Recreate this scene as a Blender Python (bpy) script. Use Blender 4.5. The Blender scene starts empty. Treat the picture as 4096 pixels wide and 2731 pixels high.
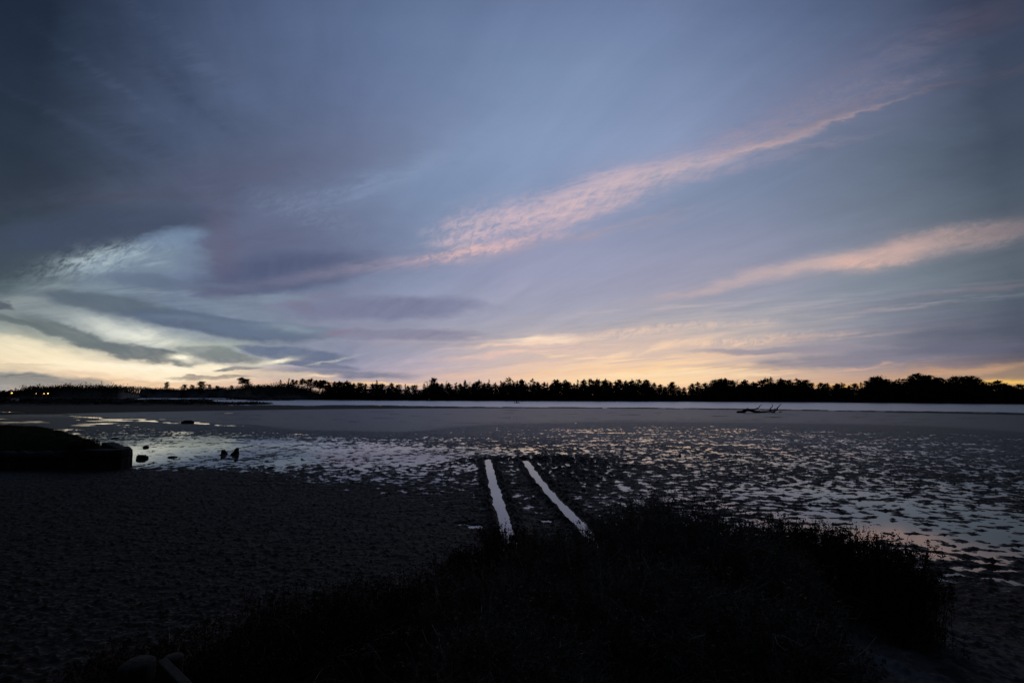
import bpy, math, random
import numpy as np
from mathutils import Vector, Matrix
R = math.radians
rng = np.random.default_rng(7)
random.seed(7)
scene = bpy.context.scene
COL = scene.collection

# ------------------------------------------------------------------ camera
F, CX, CY, HZ, CAMZ = 1820.0, 2048.0, 1365.5, 1578.0, 2.85
PITCH = math.atan((HZ - CY) / F)
cam = bpy.data.cameras.new('camera'); camo = bpy.data.objects.new('camera', cam); COL.objects.link(camo)
cam.sensor_width = 36.0; cam.lens = 36.0 * F / 4096.0
cam.clip_start = 0.05; cam.clip_end = 30000
camo.location = (0, 0, CAMZ); camo.rotation_euler = (R(90) + PITCH, 0, 0)
scene.camera = camo
vs = scene.view_settings
vs.view_transform = 'Standard'; vs.look = 'None'; vs.gamma = 1; vs.exposure = 0; vs.use_curve_mapping = False
try:
    scene.cycles.max_bounces = 5; scene.cycles.diffuse_bounces = 2; scene.cycles.glossy_bounces = 3
except Exception: pass

def ray(X, Y):
    a = (X - CX) / F; b = (CY - Y) / F
    c, s = math.cos(PITCH), math.sin(PITCH)
    return (a, c - b * s, s + b * c)
def gch(X, Y):                      # chart of world directions: (east/north, up/north)
    d = ray(X, Y); return d[0] / d[1], d[2] / d[1]
def ground(X, Y, z=0.0):
    d = ray(X, Y); t = (z - CAMZ) / d[2]; return Vector((d[0] * t, d[1] * t, z))
def at(X, Y, D):                    # world point on a sight line at northing D
    d = ray(X, Y); t = D / d[1]; return Vector((d[0] * t, D, CAMZ + d[2] * t))
def lin(c):
    f = lambda v: (v / 255 / 12.92) if v / 255 <= 0.04045 else ((v / 255 + 0.055) / 1.055) ** 2.4
    return (f(c[0]), f(c[1]), f(c[2]), 1)

# ------------------------------------------------------------------ sky (world, function of direction only)
W = bpy.data.worlds.new('World'); scene.world = W; W.use_nodes = True
nt = W.node_tree; N = nt.nodes; L = nt.links; N.clear()
def node(t, **k):
    n = N.new(t)
    for a, b in k.items(): setattr(n, a, b)
    return n
def con(v, sock):
    if isinstance(v, (int, float)): sock.default_value = v
    elif isinstance(v, (tuple, list)): sock.default_value = v
    else: L.new(v, sock)
def M(op, a, b=0.0, c=None, clamp=False):
    n = node('ShaderNodeMath', operation=op, use_clamp=clamp); con(a, n.inputs[0]); con(b, n.inputs[1])
    if c is not None: con(c, n.inputs[2])
    return n.outputs[0]
def VM(op, a, b=(0, 0, 0)):
    n = node('ShaderNodeVectorMath', operation=op); con(a, n.inputs[0])
    if op == 'SCALE': con(b, n.inputs['Scale'])
    else: con(b, n.inputs[1])
    return n.outputs[0]
def MR(v, a, b, c=0.0, d=1.0, mode='SMOOTHSTEP'):
    n = node('ShaderNodeMapRange', interpolation_type=mode); con(v, n.inputs[0])
    for i, x in enumerate((a, b, c, d)): con(x, n.inputs[i + 1])
    return n.outputs[0]
def MIX(f, a, b, mode='MIX'):
    n = node('ShaderNodeMix', data_type='RGBA', blend_type=mode); con(f, n.inputs[0]); con(a, n.inputs[6]); con(b, n.inputs[7])
    return n.outputs[2]
def MAP(v, loc=(0, 0, 0), rot=0.0, sc=(1, 1, 1), kind='TEXTURE'):
    n = node('ShaderNodeMapping', vector_type=kind); con(v, n.inputs[0])
    n.inputs[1].default_value = loc; n.inputs[2].default_value = (0, 0, rot); n.inputs[3].default_value = sc
    return n.outputs[0]
def NZ(v, scale, detail=3, rough=0.5, dist=0.0, out=0):
    n = node('ShaderNodeTexNoise'); con(v, n.inputs['Vector'])
    n.inputs['Scale'].default_value = scale; n.inputs['Detail'].default_value = detail
    n.inputs['Roughness'].default_value = rough; n.inputs['Distortion'].default_value = dist
    return n.outputs[out]

tc = node('ShaderNodeTexCoord').outputs['Generated']
sep = node('ShaderNodeSeparateXYZ'); L.new(tc, sep.inputs[0]); dx, dy, dz = sep.outputs
dyc = M('MAXIMUM', dy, 0.12)
gx = M('DIVIDE', dx, dyc); gz = M('DIVIDE', M('ABSOLUTE', dz), dyc)
cg = node('ShaderNodeCombineXYZ'); L.new(gx, cg.inputs[0]); L.new(gz, cg.inputs[1]); g0 = cg.outputs[0]
# cloud-deck plane coordinates, streets running towards bearing AZV
AZV = R(-30)
inv = M('DIVIDE', 1.0, M('ADD', M('ABSOLUTE', dz), 0.07))
cp = node('ShaderNodeCombineXYZ'); L.new(M('MULTIPLY', dx, inv), cp.inputs[0]); L.new(M('MULTIPLY', dy, inv), cp.inputs[1])
P = MAP(cp.outputs[0], rot=-AZV)               # local Y along the streets
Pst = MAP(P, sc=(1.0, 5.0, 1.0))
streak = NZ(Pst, 2.2, 5, 0.55, 0.6)
streak_f = NZ(Pst, 7.0, 5, 0.6, 0.8)
# warp of the direction chart
gs = MAP(g0, sc=(0.30, 0.10, 1))
w1 = VM('SUBTRACT', NZ(gs, 1.1, 4, 0.55, 0, 1), (0.5, 0.5, 0.5))
w2 = VM('SUBTRACT', NZ(gs, 4.5, 5, 0.6, 0, 1), (0.5, 0.5, 0.5))
w1 = VM('MULTIPLY', w1, (0.10, 0.035, 0)); w2 = VM('MULTIPLY', w2, (0.075, 0.022, 0))
gw = VM('ADD', VM('ADD', g0, (0, 0, 1)), VM('ADD', w1, w2))

def tone(c):                         # small overall colour correction of the sky palette
    c = np.array(c, float).copy(); w = np.clip((c[..., 0] - c[..., 2] - 15) / 40, 0, 1); k = np.clip((c[..., 2] - c[..., 0] - 10) / 30, 0, 1) * np.clip(c[..., 1] / 140, 0, 1)
    c[..., 0] += 3 * w + 1 * k; c[..., 1] -= 5 * w; c[..., 2] += 2 * w
    return np.clip(c, 0, 255)
XS = [0, 340, 680, 1024, 1365, 1700, 2048, 2400, 2730, 3070, 3410, 3750, 4096]
YS = [0, 200, 400, 600, 800, 950, 1050, 1150, 1250, 1330, 1400, 1450, 1500, 1560]
GRID = [
 [(15,25,40),(40,52,72),(62,76,104),(76,92,124),(90,108,142),(98,118,152),(104,122,158),(105,124,160),(103,120,156),(92,108,142),(78,95,125),(68,76,100),(28,40,60)],
 [(22,34,50),(45,58,78),(65,78,104),(80,95,125),(92,110,145),(104,124,158),(115,136,170),(118,138,172),(115,134,168),(105,122,154),(95,106,136),(80,90,116),(38,50,68)],
 [(28,38,54),(52,64,84),(70,84,112),(82,98,128),(98,112,146),(112,130,164),(122,142,176),(126,146,180),(128,144,178),(118,130,162),(106,116,144),(90,100,124),(50,62,80)],
 [(36,48,62),(56,68,88),(72,86,112),(84,96,122),(102,114,144),(122,140,172),(132,152,186),(138,156,190),(134,150,182),(115,128,158),(104,116,138),(84,98,116),(56,68,84)],
 [(50,62,74),(62,72,88),(76,88,110),(94,104,132),(112,128,158),(122,142,174),(134,152,184),(130,146,178),(124,140,168),(120,134,160),(110,122,142),(94,106,122),(70,82,96)],
 [(58,70,82),(68,80,96),(84,98,122),(94,104,132),(112,124,154),(128,144,174),(136,150,180),(136,150,178),(134,146,172),(130,142,166),(122,132,152),(106,116,130),(84,92,106)],
 [(64,78,88),(84,100,114),(100,118,140),(90,100,128),(104,114,142),(122,136,164),(142,152,180),(146,156,182),(142,152,176),(136,146,168),(128,136,152),(110,120,134),(82,94,106)],
 [(84,98,104),(104,120,130),(104,120,142),(106,118,144),(118,130,156),(140,150,178),(150,158,184),(150,158,182),(150,154,174),(142,150,168),(132,142,156),(110,122,134),(80,92,104)],
 [(104,117,124),(112,126,138),(108,124,146),(122,136,156),(128,134,160),(150,154,178),(160,162,182),(164,164,180),(162,162,174),(154,158,170),(136,142,156),(112,118,134),(78,86,102)],
 [(160,167,158),(150,159,158),(130,143,158),(116,130,150),(136,142,164),(152,154,172),(166,164,178),(174,170,178),(178,170,172),(166,162,168),(140,142,156),(110,114,130),(76,82,96)],
 [(222,216,178),(190,190,166),(170,176,168),(128,140,154),(132,140,162),(156,156,172),(176,168,172),(190,178,170),(188,174,164),(164,158,162),(138,136,150),(110,112,128),(78,82,96)],
 [(216,202,160),(246,232,196),(228,220,192),(176,176,168),(138,142,160),(160,157,170),(188,174,168),(214,192,166),(208,188,160),(180,164,154),(152,144,146),(126,118,122),(96,90,92)],
 [(176,168,146),(232,208,156),(246,222,170),(212,194,164),(168,162,164),(180,166,166),(214,188,160),(240,210,160),(236,206,156),(208,182,144),(194,168,132),(174,150,116),(154,136,100)],
 [(128,132,134),(190,168,132),(235,190,128),(222,184,136),(232,186,120),(215,180,145),(220,182,140),(240,198,130),(240,192,122),(225,180,112),(222,172,98),(222,170,84),(220,182,96)],
]
GA = np.array(GRID, float); GA[13] = 0.45 * GA[13] + 0.55 * GA[12]; GA[11:14, :, 2] += 10; GA[10:14, 5:9] += 5; GA[5:8, 6:10, 0] += 6; GA = np.clip(tone(GA), 0, 255)
def grid_col(X, Y):
    X = min(max(X, 0), 4096); Y = min(max(Y, 0), 1560)
    i = min(np.searchsorted(XS, X, 'right') - 1, len(XS) - 2); j = min(np.searchsorted(YS, Y, 'right') - 1, len(YS) - 2)
    u = (X - XS[i]) / (XS[i + 1] - XS[i]); v = (Y - YS[j]) / (YS[j + 1] - YS[j])
    return (1 - v) * ((1 - u) * GA[j, i] + u * GA[j, i + 1]) + v * ((1 - u) * GA[j + 1, i] + u * GA[j + 1, i + 1])
def g2px(a, e):                     # chart -> photo coordinates (only used while authoring the ramps)
    c, s = math.cos(PITCH), math.sin(PITCH)
    f = c + e * s; b = -s + e * c
    return CX + F * a / f, CY - F * b / f
GMAX = 1.25
els = [0, .012, .03, .055, .085, .12, .16, .205, .26, .32, .39, .47, .56, .66, .78, .92]
gxw = node('ShaderNodeSeparateXYZ'); L.new(VM('ADD', g0, VM('SCALE', VM('ADD', w1, w2), 0.8)), gxw.inputs[0])
facr = M('DIVIDE', gxw.outputs[1], GMAX)
prev = None; pa = None
for X in XS:
    a = (X - CX) / F
    r = node('ShaderNodeValToRGB'); r.color_ramp.interpolation = 'CARDINAL'
    e0 = r.color_ramp.elements
    stops = []
    for e in els:
        px, py = g2px(a, e); stops.append((e / GMAX, lin(grid_col(px, py))))
    stops.append((1.0, tuple(v * 0.75 for v in stops[-1][1][:3]) + (1,)))
    e0[0].position = stops[0][0]; e0[0].color = stops[0][1]; e0[1].position = 1; e0[1].color = stops[-1][1]
    for p, c in stops[1:-1]:
        q = e0.new(p); q.color = c
    L.new(facr, r.inputs[0])
    if prev is None: prev = r.outputs[0]
    else: prev = MIX(MR(gxw.outputs[0], pa, a, mode='LINEAR'), prev, r.outputs[0])
    pa = a
sky = prev
# soft street texture over everything
sky = MIX(0.0, sky, sky)
mod = M('ADD', M('MULTIPLY', M('SUBTRACT', streak, 0.5), 0.34), M('MULTIPLY', M('SUBTRACT', streak_f, 0.5), 0.14))
puff = NZ(MAP(P, sc=(1, 2.2, 1)), 3.2, 6, 0.6, 0.5)           # broken, puffier deck towards the left
mod = M('ADD', mod, M('MULTIPLY', M('MULTIPLY', M('SUBTRACT', puff, 0.5), 0.75), MR(gx, -0.15, -0.7)))
sky = VM('MULTIPLY', sky, VM('ADD', (1, 1, 1), VM('SCALE', (1.0, 0.92, 0.80), mod)))

# texture masks
def rotst(ang, along, across, scale, det=4, ro=0.55, dist=0.5):
    return NZ(MAP(g0, rot=R(ang), sc=(along, across, 1)), scale, det, ro, dist)
cir = MR(rotst(14, 0.30, 0.06, 3.0, 7, .66, .7), .28, .68)
cir2 = MR(rotst(48, 0.07, 0.022, 1.6, 4, .6, .6), .30, .66)
fine = MR(rotst(28, 0.030, 0.016, 1.2, 7, .68, .7), .30, .68)
flat = MR(rotst(5, 0.42, 0.017, 2.2, 7, .64, .5), .36, .60)
TX = {'c': cir, 'r': M('MULTIPLY', M('ADD', cir, 0.35), M('ADD', M('MULTIPLY', cir2, .6), .4)), 'f': M('MULTIPLY', fine, M('ADD', cir, .45)), 'h': flat, 'd': M('MULTIPLY_ADD', M('MULTIPLY', streak, streak_f), 1.9, 0.52)}
def affine(ax, ay, a0):             # one dot product: ax*u + ay*v + a0 (the chart vector carries 1 in z)
    return (ax, ay, a0)
def blob(base, gw, X, Y, rx, ry, ang, col, op, soft=1.0, tex=None):
    """soft cloud patch centred on a direction"""
    gxx, gyy = gch(X, Y); ca, sa = math.cos(R(ang)), math.sin(R(ang)); ax, ay = rx / F, ry / F
    ch = node('ShaderNodeVectorMath', operation='MULTIPLY_ADD')     # chained so that the patches are evaluated one after another
    L.new(base, ch.inputs[0]); ch.inputs[1].default_value = (1e-7, 1e-7, 0); L.new(gw, ch.inputs[2]); v = ch.outputs[0]
    def dot(k):
        n = node('ShaderNodeVectorMath', operation='DOT_PRODUCT'); L.new(v, n.inputs[0]); n.inputs[1].default_value = k
        return n.outputs['Value']
    p = dot((ca / ax, sa / ax, -(ca * gxx + sa * gyy) / ax)); q = dot((-sa / ay, ca / ay, (sa * gxx - ca * gyy) / ay))
    r2 = M('MULTIPLY_ADD', p, p, M('MULTIPLY', q, q))
    o, i = 1 + 0.35 * soft, max(1 - 0.9 * min(soft, 1.1), 0.0)
    if soft >= 0.9: m = M('MULTIPLY', M('EXPONENT', M('MULTIPLY', r2, -1.25)), op)
    else: m = MR(r2, o * o, i * i, 0.0, op)
    m = M('MULTIPLY', m, TX[tex or 'd'], clamp=True)
    return MIX(m, base, lin(tone(col)))

BL = [
 # upper left ripples
 (420, 480, 620, 60, -32, (44, 54, 72), .35, 1, 'c'), (620, 300, 520, 40, -36, (50, 60, 82), .35, 1, 'c'),
 (330, 640, 520, 40, -22, (46, 56, 74), .35, 1, 'c'), (900, 330, 520, 60, -40, (94, 112, 146), .25, 1, 'c'),
 (560, 400, 460, 26, -34, (80, 96, 126), .3, 1, 'c'), (420, 560, 460, 26, -28, (74, 88, 114), .3, 1, 'c'),
 # dark bank above the gap
 (1020, 690, 420, 90, 4, (88, 93, 118), .5, 1), (480, 800, 420, 20, 2, (76, 78, 94), .35, 1), (120, 700, 330, 260, 0, (42, 52, 68), .5, 1),
 (1500, 620, 420, 120, 25, (104, 114, 144), .4, 1), (1550, 720, 420, 50, 20, (136, 154, 186), .45, 1, 'c'),
 (380, 925, 520, 100, 5, (63, 75, 97), .9, .6), (60, 1060, 330, 80, 2, (62, 75, 87), .7, .8),
 (250, 1010, 260, 40, 10, (66, 78, 92), .7, 1, 'c'), (560, 880, 260, 40, 6, (72, 82, 106), .6, 1, 'c'), (180, 870, 260, 60, -10, (54, 66, 80), .5, 1, 'c'),
 # right hand cloud body
 (1180, 930, 400, 130, 8, (98, 106, 134), .7, 1), (1130, 1090, 400, 90, 6, (80, 91, 120), .9, .6), (700, 770, 520, 80, 4, (78, 86, 110), .45, 1, 'c'), (1000, 960, 300, 60, 10, (88, 96, 122), .5, 1, 'c'),
 (870, 930, 80, 170, 4, (100, 94, 118), .35, .95), (890, 1040, 70, 90, -10, (98, 90, 114), .35, .95), (1260, 860, 260, 60, -18, (120, 138, 164), .4, 1, 'f'), (1400, 760, 260, 50, 12, (126, 144, 174), .5, 1, 'f'),
 # gap of brighter sky
 (650, 992, 165, 80, 20, (116, 138, 164), .9, .85), (560, 1065, 270, 80, 8, (114, 132, 152), .95, .6),
 (400, 1045, 230, 60, 12, (166, 184, 192), .9, 1, 'f'), (380, 1040, 130, 30, 10, (184, 198, 204), .5, 1, 'f'), (560, 1050, 170, 26, -10, (150, 170, 182), .7, 1, 'c'),
 (745, 1090, 70, 90, 0, (112, 128, 154), .7, 1), (150, 1165, 150, 45, 25, (124, 139, 148), .85, 1, 'c'), (80, 1210, 160, 40, 20, (142, 152, 154), .7, 1),
 (680, 1130, 330, 24, -4, (96, 110, 133), .7, .7), (550, 1160, 420, 18, -3, (134, 149, 162), .75, 1, 'h'),
 (900, 1175, 150, 30, -6, (86, 93, 120), .85, .6),
 # lens clouds
 (420, 1210, 340, 38, -7, (90, 104, 118), .9, .5), (900, 1225, 330, 24, -6, (122, 138, 154), .7, 1, 'h'), (1000, 1200, 200, 14, -4, (132, 148, 166), .6, 1),
 (200, 1262, 260, 30, -14, (142, 154, 158), .6, 1, 'h'), (60, 1270, 200, 30, -18, (128, 139, 143), .7, 1),
 (430, 1300, 260, 34, -14, (178, 186, 186), .6, 1), (540, 1335, 230, 44, -14, (214, 218, 208), .75, 1), (560, 1340, 170, 26, -14, (232, 234, 222), .7, 1, 'c'), (620, 1365, 120, 22, -10, (240, 240, 220), .9, 1, 'c'),
 (860, 1300, 400, 48, -9, (86, 101, 124), .95, .35), (1080, 1325, 300, 36, -3, (100, 116, 140), .85, .6), (760, 1270, 230, 20, -4, (110, 126, 146), .6, .9),
 (20, 1222, 60, 18, -8, (74, 84, 97), .9, .6),
 (300, 1340, 260, 34, -17, (106, 117, 121), .95, .45), (560, 1408, 260, 30, -10, (102, 112, 118), .95, .45), (60, 1288, 170, 16, -18, (98, 110, 113), .85, .6), (420, 1372, 260, 26, -14, (108, 118, 122), .7, .9, 'c'),
 (900, 1385, 260, 20, -4, (166, 176, 168), .8, .9), (760, 1385, 90, 16, -6, (190, 196, 182), .6, 1),
 # horizon glow under the deck
 (90, 1400, 380, 46, -10, (244, 236, 200), .75, .7), (150, 1450, 420, 50, -5, (246, 232, 188), .6, .9), (560, 1478, 460, 28, -4, (255, 243, 204), .9, .8), (600, 1462, 240, 12, -4, (255, 250, 222), .8, 1),
 (735, 1428, 75, 15, -2, (255, 250, 222), 1, .9), (860, 1470, 130, 16, -5, (255, 246, 210), .9, .8),
 (900, 1430, 150, 22, -4, (122, 130, 132), .9, .5), (800, 1405, 140, 22, -6, (126, 135, 136), .85, .7), (940, 1474, 100, 10, 0, (108, 114, 124), .9, .5), (860, 1503, 200, 8, -2, (150, 140, 132), .85, .8), (720, 1515, 200, 6, 2, (214, 190, 150), .6, 1),
 (1190, 1415, 240, 28, -5, (100, 114, 140), .95, .45), (1260, 1456, 180, 14, -3, (106, 116, 140), .95, .5), (1010, 1398, 110, 12, -4, (104, 118, 140), .85, .6), (1000, 1490, 150, 8, -2, (224, 210, 174), .7, .9),
 (1060, 1448, 120, 13, 8, (212, 210, 188), .9, .9), (1112, 1441, 50, 9, 4, (255, 250, 216), .9, 1), (1330, 1440, 90, 5, 12, (200, 202, 192), .6, 1),
 (1400, 1490, 300, 17, -2, (118, 124, 146), .9, .6), (1180, 1496, 130, 14, -2, (210, 198, 168), .8, .9), (1290, 1505, 60, 8, 4, (252, 228, 182), .9, .9),
 (1520, 1530, 260, 6, -1, (255, 216, 148), .9, .9), (1400, 1538, 330, 9, -1, (244, 204, 144), .6, 1),
 (60, 1515, 420, 26, -4, (136, 138, 136), .85, .7), (60, 1505, 70, 6, 3, (108, 112, 118), .8, .9), (140, 1514, 40, 5, 3, (112, 114, 118), .8, .9), (120, 1455, 120, 5, -4, (200, 188, 158), .6, 1), (300, 1536, 330, 10, -4, (150, 143, 136), .75, .9),
 # mauve shelves left of centre
 (1500, 1230, 440, 52, 0, (118, 122, 150), .85, .6), (1190, 1228, 90, 26, -8, (116, 112, 136), .5, .95), (1260, 1190, 170, 12, 12, (126, 120, 142), .5, 1),
 (1080, 1190, 220, 12, -4, (126, 142, 160), .7, 1), (1620, 1342, 350, 26, 0, (130, 130, 154), .8, .6), (1700, 1365, 420, 6, 1, (158, 146, 164), .7, 1, 'h'), (1350, 1338, 80, 12, 8, (132, 118, 138), .55, .95), (1180, 1318, 110, 18, -6, (140, 156, 168), .6, 1),
 (1650, 1385, 300, 9, 2, (150, 140, 158), .6, 1, 'h'), (1500, 1300, 200, 12, -2, (140, 140, 162), .5, 1),
 # pink plume, left tail to the upper right
 (1350, 1085, 420, 30, 8, (134, 130, 154), .5, 1), (1650, 1045, 260, 30, 8, (162, 150, 170), .65, 1, 'c'),
 (2300, 800, 620, 110, 20, (166, 162, 190), .45, 1, 'c'), (2900, 560, 620, 80, 19, (150, 148, 176), .4, 1, 'c'),
 (1890, 1005, 200, 22, 8, (236, 196, 178), .95, 1, 'f'), (2050, 980, 220, 20, 12, (214, 182, 180), .75, 1, 'f'), (1840, 930, 120, 75, 25, (196, 178, 188), .75, 1, 'f'), (1960, 905, 170, 75, 25, (202, 180, 188), .75, 1, 'f'),
 (2130, 870, 230, 74, 22, (210, 184, 190), .85, 1, 'f'), (2300, 815, 280, 66, 21, (208, 184, 190), .85, 1, 'r'), (2300, 870, 260, 26, 20, (196, 174, 184), .7, 1, 'r'), (2560, 735, 290, 50, 19, (204, 182, 188), .85, 1, 'r'),
 (2230, 790, 330, 30, 22, (198, 180, 192), .5, 1, 'c'), (2540, 700, 330, 34, 19, (200, 180, 190), .6, 1, 'c'),
 (2800, 645, 300, 30, 15, (204, 182, 184), .85, 1, 'c'), (2800, 695, 290, 30, 16, (176, 164, 180), .7, 1, 'r'), (3040, 575, 250, 26, 16, (190, 170, 174), .8, 1, 'f'), (3030, 585, 220, 10, 16, (200, 174, 172), .7, 1), (3330, 480, 300, 16, 19, (160, 146, 156), .75, 1, 'c'), (3330, 487, 280, 7, 19, (172, 150, 154), .7, 1), (3620, 392, 210, 12, 20, (136, 122, 132), .65, 1, 'c'), (3100, 520, 420, 50, 20, (146, 138, 158), .5, 1, 'f'), (3450, 400, 380, 40, 24, (126, 120, 140), .5, 1, 'f'),
 (3230, 585, 260, 20, 11, (146, 140, 158), .6, 1, 'c'), (2950, 670, 320, 24, 13, (144, 142, 164), .6, 1, 'c'), (2300, 960, 420, 18, 12, (166, 154, 170), .6, 1, 'c'), (2500, 900, 320, 16, 15, (168, 156, 168), .5, 1, 'c'),
 (3200, 440, 360, 62, 26, (132, 130, 152), .65, 1, 'f'), (2900, 575, 320, 40, 20, (152, 150, 174), .5, 1, 'c'), (3500, 260, 460, 90, 27, (112, 114, 138), .6, 1, 'c'), (3480, 400, 280, 26, 24, (124, 118, 136), .6, 1, 'c'), (3900, 90, 330, 80, 20, (80, 78, 98), .55, 1), (3950, 300, 300, 30, 14, (84, 80, 96), .5, 1, 'c'), (3800, 220, 300, 40, 20, (70, 84, 108), .5, 1),
 # second plume, right
 (2950, 1125, 330, 22, 13, (184, 168, 174), .85, 1), (2800, 1162, 220, 12, 8, (186, 170, 174), .7, 1, 'c'), (3200, 1058, 280, 32, 13, (188, 170, 172), .85, 1), (3530, 1018, 340, 46, 9, (200, 176, 168), .65, 1), (3540, 1016, 330, 40, 9, (218, 188, 172), .8, 1, 'c'), (3470, 1046, 200, 24, 4, (226, 192, 170), .8, 1, 'f'), (3640, 1000, 300, 20, 9, (214, 184, 168), .6, 1, 'c'), (3790, 960, 340, 50, 11, (164, 148, 150), .6, 1), (3790, 955, 320, 40, 11, (186, 164, 158), .6, 1, 'f'), (4020, 925, 270, 36, 10, (128, 118, 124), .7, 1), (3750, 1010, 340, 22, 10, (160, 148, 150), .5, 1, 'f'),
 (3600, 1190, 500, 20, 8, (144, 142, 156), .5, 1, 'h'), (3900, 1160, 300, 12, 9, (116, 112, 124), .6, 1), (3800, 1205, 420, 18, 8, (92, 106, 122), .6, 1), (3950, 1330, 400, 30, 3, (84, 90, 108), .6, 1), (3500, 1250, 600, 12, 8, (168, 160, 168), .5, 1, 'h'),
 # streaks over the right-hand glow
 (2450, 1420, 620, 90, 2, (222, 198, 174), .55, 1), (2700, 1330, 620, 60, 6, (196, 184, 178), .45, 1, 'h'), (2500, 1500, 560, 34, 0, (250, 220, 168), .5, 1),
 (2300, 1480, 520, 14, 3, (246, 204, 150), .6, 1, 'h'), (2750, 1475, 420, 12, 1, (252, 214, 152), .7, 1, 'h'), (2050, 1500, 300, 12, 2, (236, 192, 150), .6, 1, 'h'), (2850, 1425, 420, 12, 3, (232, 196, 158), .7, 1, 'h'), (2500, 1375, 420, 10, 5, (198, 176, 172), .6, 1, 'h'), (2200, 1340, 380, 9, 4, (204, 184, 182), .6, 1, 'h'),
 (2600, 1235, 460, 14, 5, (190, 178, 182), .7, 1, 'h'), (2550, 1285, 620, 14, 5, (188, 178, 182), .6, 1, 'h'), (3000, 1240, 520, 22, 7, (178, 172, 176), .5, 1, 'h'),
 (2180, 1360, 190, 20, 2, (255, 232, 196), 1, 1, 'h'), (2180, 1364, 120, 10, 2, (255, 238, 206), .8, 1), (2060, 1378, 240, 8, 5, (242, 212, 184), .9, 1), (2330, 1382, 220, 9, 2, (236, 206, 178), .8, 1, 'h'), (1990, 1420, 260, 10, 6, (222, 194, 180), .85, 1), (2250, 1408, 260, 9, 1, (236, 208, 182), .8, 1, 'h'),
 (2450, 1338, 360, 20, 7, (232, 206, 180), .95, 1, 'f'), (2760, 1308, 340, 20, 5, (216, 196, 180), .85, 1, 'f'), (3000, 1298, 300, 16, 6, (196, 180, 172), .7, 1, 'h'), (2700, 1345, 340, 14, 3, (214, 194, 178), .6, 1, 'h'),
 (2620, 1398, 280, 15, 13, (250, 222, 180), .95, 1, 'c'), (2900, 1368, 380, 18, 4, (236, 208, 174), .9, 1, 'f'), (3250, 1352, 320, 14, 4, (200, 176, 166), .75, 1, 'h'), (2350, 1430, 280, 12, -4, (250, 220, 178), .9, 1, 'h'), (2500, 1448, 360, 16, 3, (252, 224, 174), .9, 1, 'h'),
 (2150, 1458, 420, 9, 3, (230, 202, 174), .8, 1, 'h'), (2800, 1455, 420, 12, 2, (250, 218, 166), .85, 1, 'h'), (2600, 1492, 440, 16, 2, (255, 230, 178), .9, 1, 'h'), (2900, 1502, 300, 10, 2, (255, 234, 182), .9, 1, 'h'), (2500, 1524, 440, 20, 0, (254, 224, 166), .7, 1),
 (3200, 1400, 420, 16, 1, (150, 144, 156), .8, .8), (3400, 1440, 420, 20, 2, (138, 134, 148), .85, .7), (3100, 1468, 260, 9, 0, (176, 158, 146), .7, 1), (3850, 1400, 400, 40, 3, (104, 106, 124), .7, 1), (3300, 1475, 420, 6, 4, (214, 178, 148), .7, 1, 'h'),
 (3900, 1478, 330, 14, 3, (196, 162, 122), .8, 1), (4030, 1530, 200, 12, 1, (250, 206, 96), .9, 1), (3300, 1535, 300, 10, 0, (240, 186, 100), .6, 1), (3700, 1500, 300, 8, 2, (214, 178, 130), .6, 1, 'h'), (4060, 1497, 160, 7, 0, (150, 132, 112), .7, 1),
]
sky0 = sky
nsk = node('ShaderNodeTexSky', sky_type='NISHITA'); nsk.sun_disc = False
nsk.sun_elevation = R(-1.0); nsk.sun_rotation = R(-25); nsk.altitude = 0
nish = VM('SCALE', nsk.outputs[0], 0.004)
back = MR(dy, 0.55, -0.25)
up = M('MULTIPLY', MR(dz, 0.66, 0.95), 0.8)
def finish(c):
    # falls off away from the west, towards the zenith and into the east
    c = MIX(up, MIX(back, c, lin((26, 33, 48))), lin((40, 50, 70)))
    b = node('ShaderNodeBackground'); L.new(VM('ADD', c, nish), b.inputs[0]); b.inputs[1].default_value = 1.0
    return b.outputs[0]
TX0 = dict(TX)
def tile(u0, u1, v0, v1):           # one patch of sky: its clouds in a node group of their own
    global N, L
    sel = []
    for b in BL:
        X, Y, rx, ry, ang = b[:5]; s_ = b[7] if len(b) > 7 else 1; k = (1.6 if s_ >= .9 else 1 + .35 * s_) / F
        u, v = gch(X, Y)
        ex = k * math.hypot(rx * math.cos(R(ang)), ry * math.sin(R(ang))) + .045; ey = k * math.hypot(rx * math.sin(R(ang)), ry * math.cos(R(ang))) + .02
        if u + ex > u0 and u - ex < u1 and v + ey > v0 and v - ey < v1: sel.append(b)
    grp = bpy.data.node_groups.new('sky_patch', 'ShaderNodeTree')
    names = ['Base', 'Chart'] + list(TX0)
    for nm in names: grp.interface.new_socket(nm, in_out='INPUT', socket_type='NodeSocketColor' if nm == 'Base' else ('NodeSocketVector' if nm == 'Chart' else 'NodeSocketFloat'))
    grp.interface.new_socket('Color', in_out='OUTPUT', socket_type='NodeSocketColor')
    oN, oL = N, L; N, L = grp.nodes, grp.links
    gi = node('NodeGroupInput'); go = node('NodeGroupOutput')
    for nm in TX0: TX[nm] = gi.outputs[nm]
    c = gi.outputs['Base']
    for b in sel: c = blob(c, gi.outputs['Chart'], *b)
    L.new(c, go.inputs[0])
    N, L = oN, oL
    n = node('ShaderNodeGroup'); n.node_tree = grp
    L.new(sky0, n.inputs['Base']); L.new(gw, n.inputs['Chart'])
    for nm in TX0: L.new(TX0[nm], n.inputs[nm])
    return finish(n.outputs[0])
def branch(f, a, b):
    n = node('ShaderNodeMixShader'); L.new(f, n.inputs[0]); L.new(a, n.inputs[1]); L.new(b, n.inputs[2]); return n.outputs[0]
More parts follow.
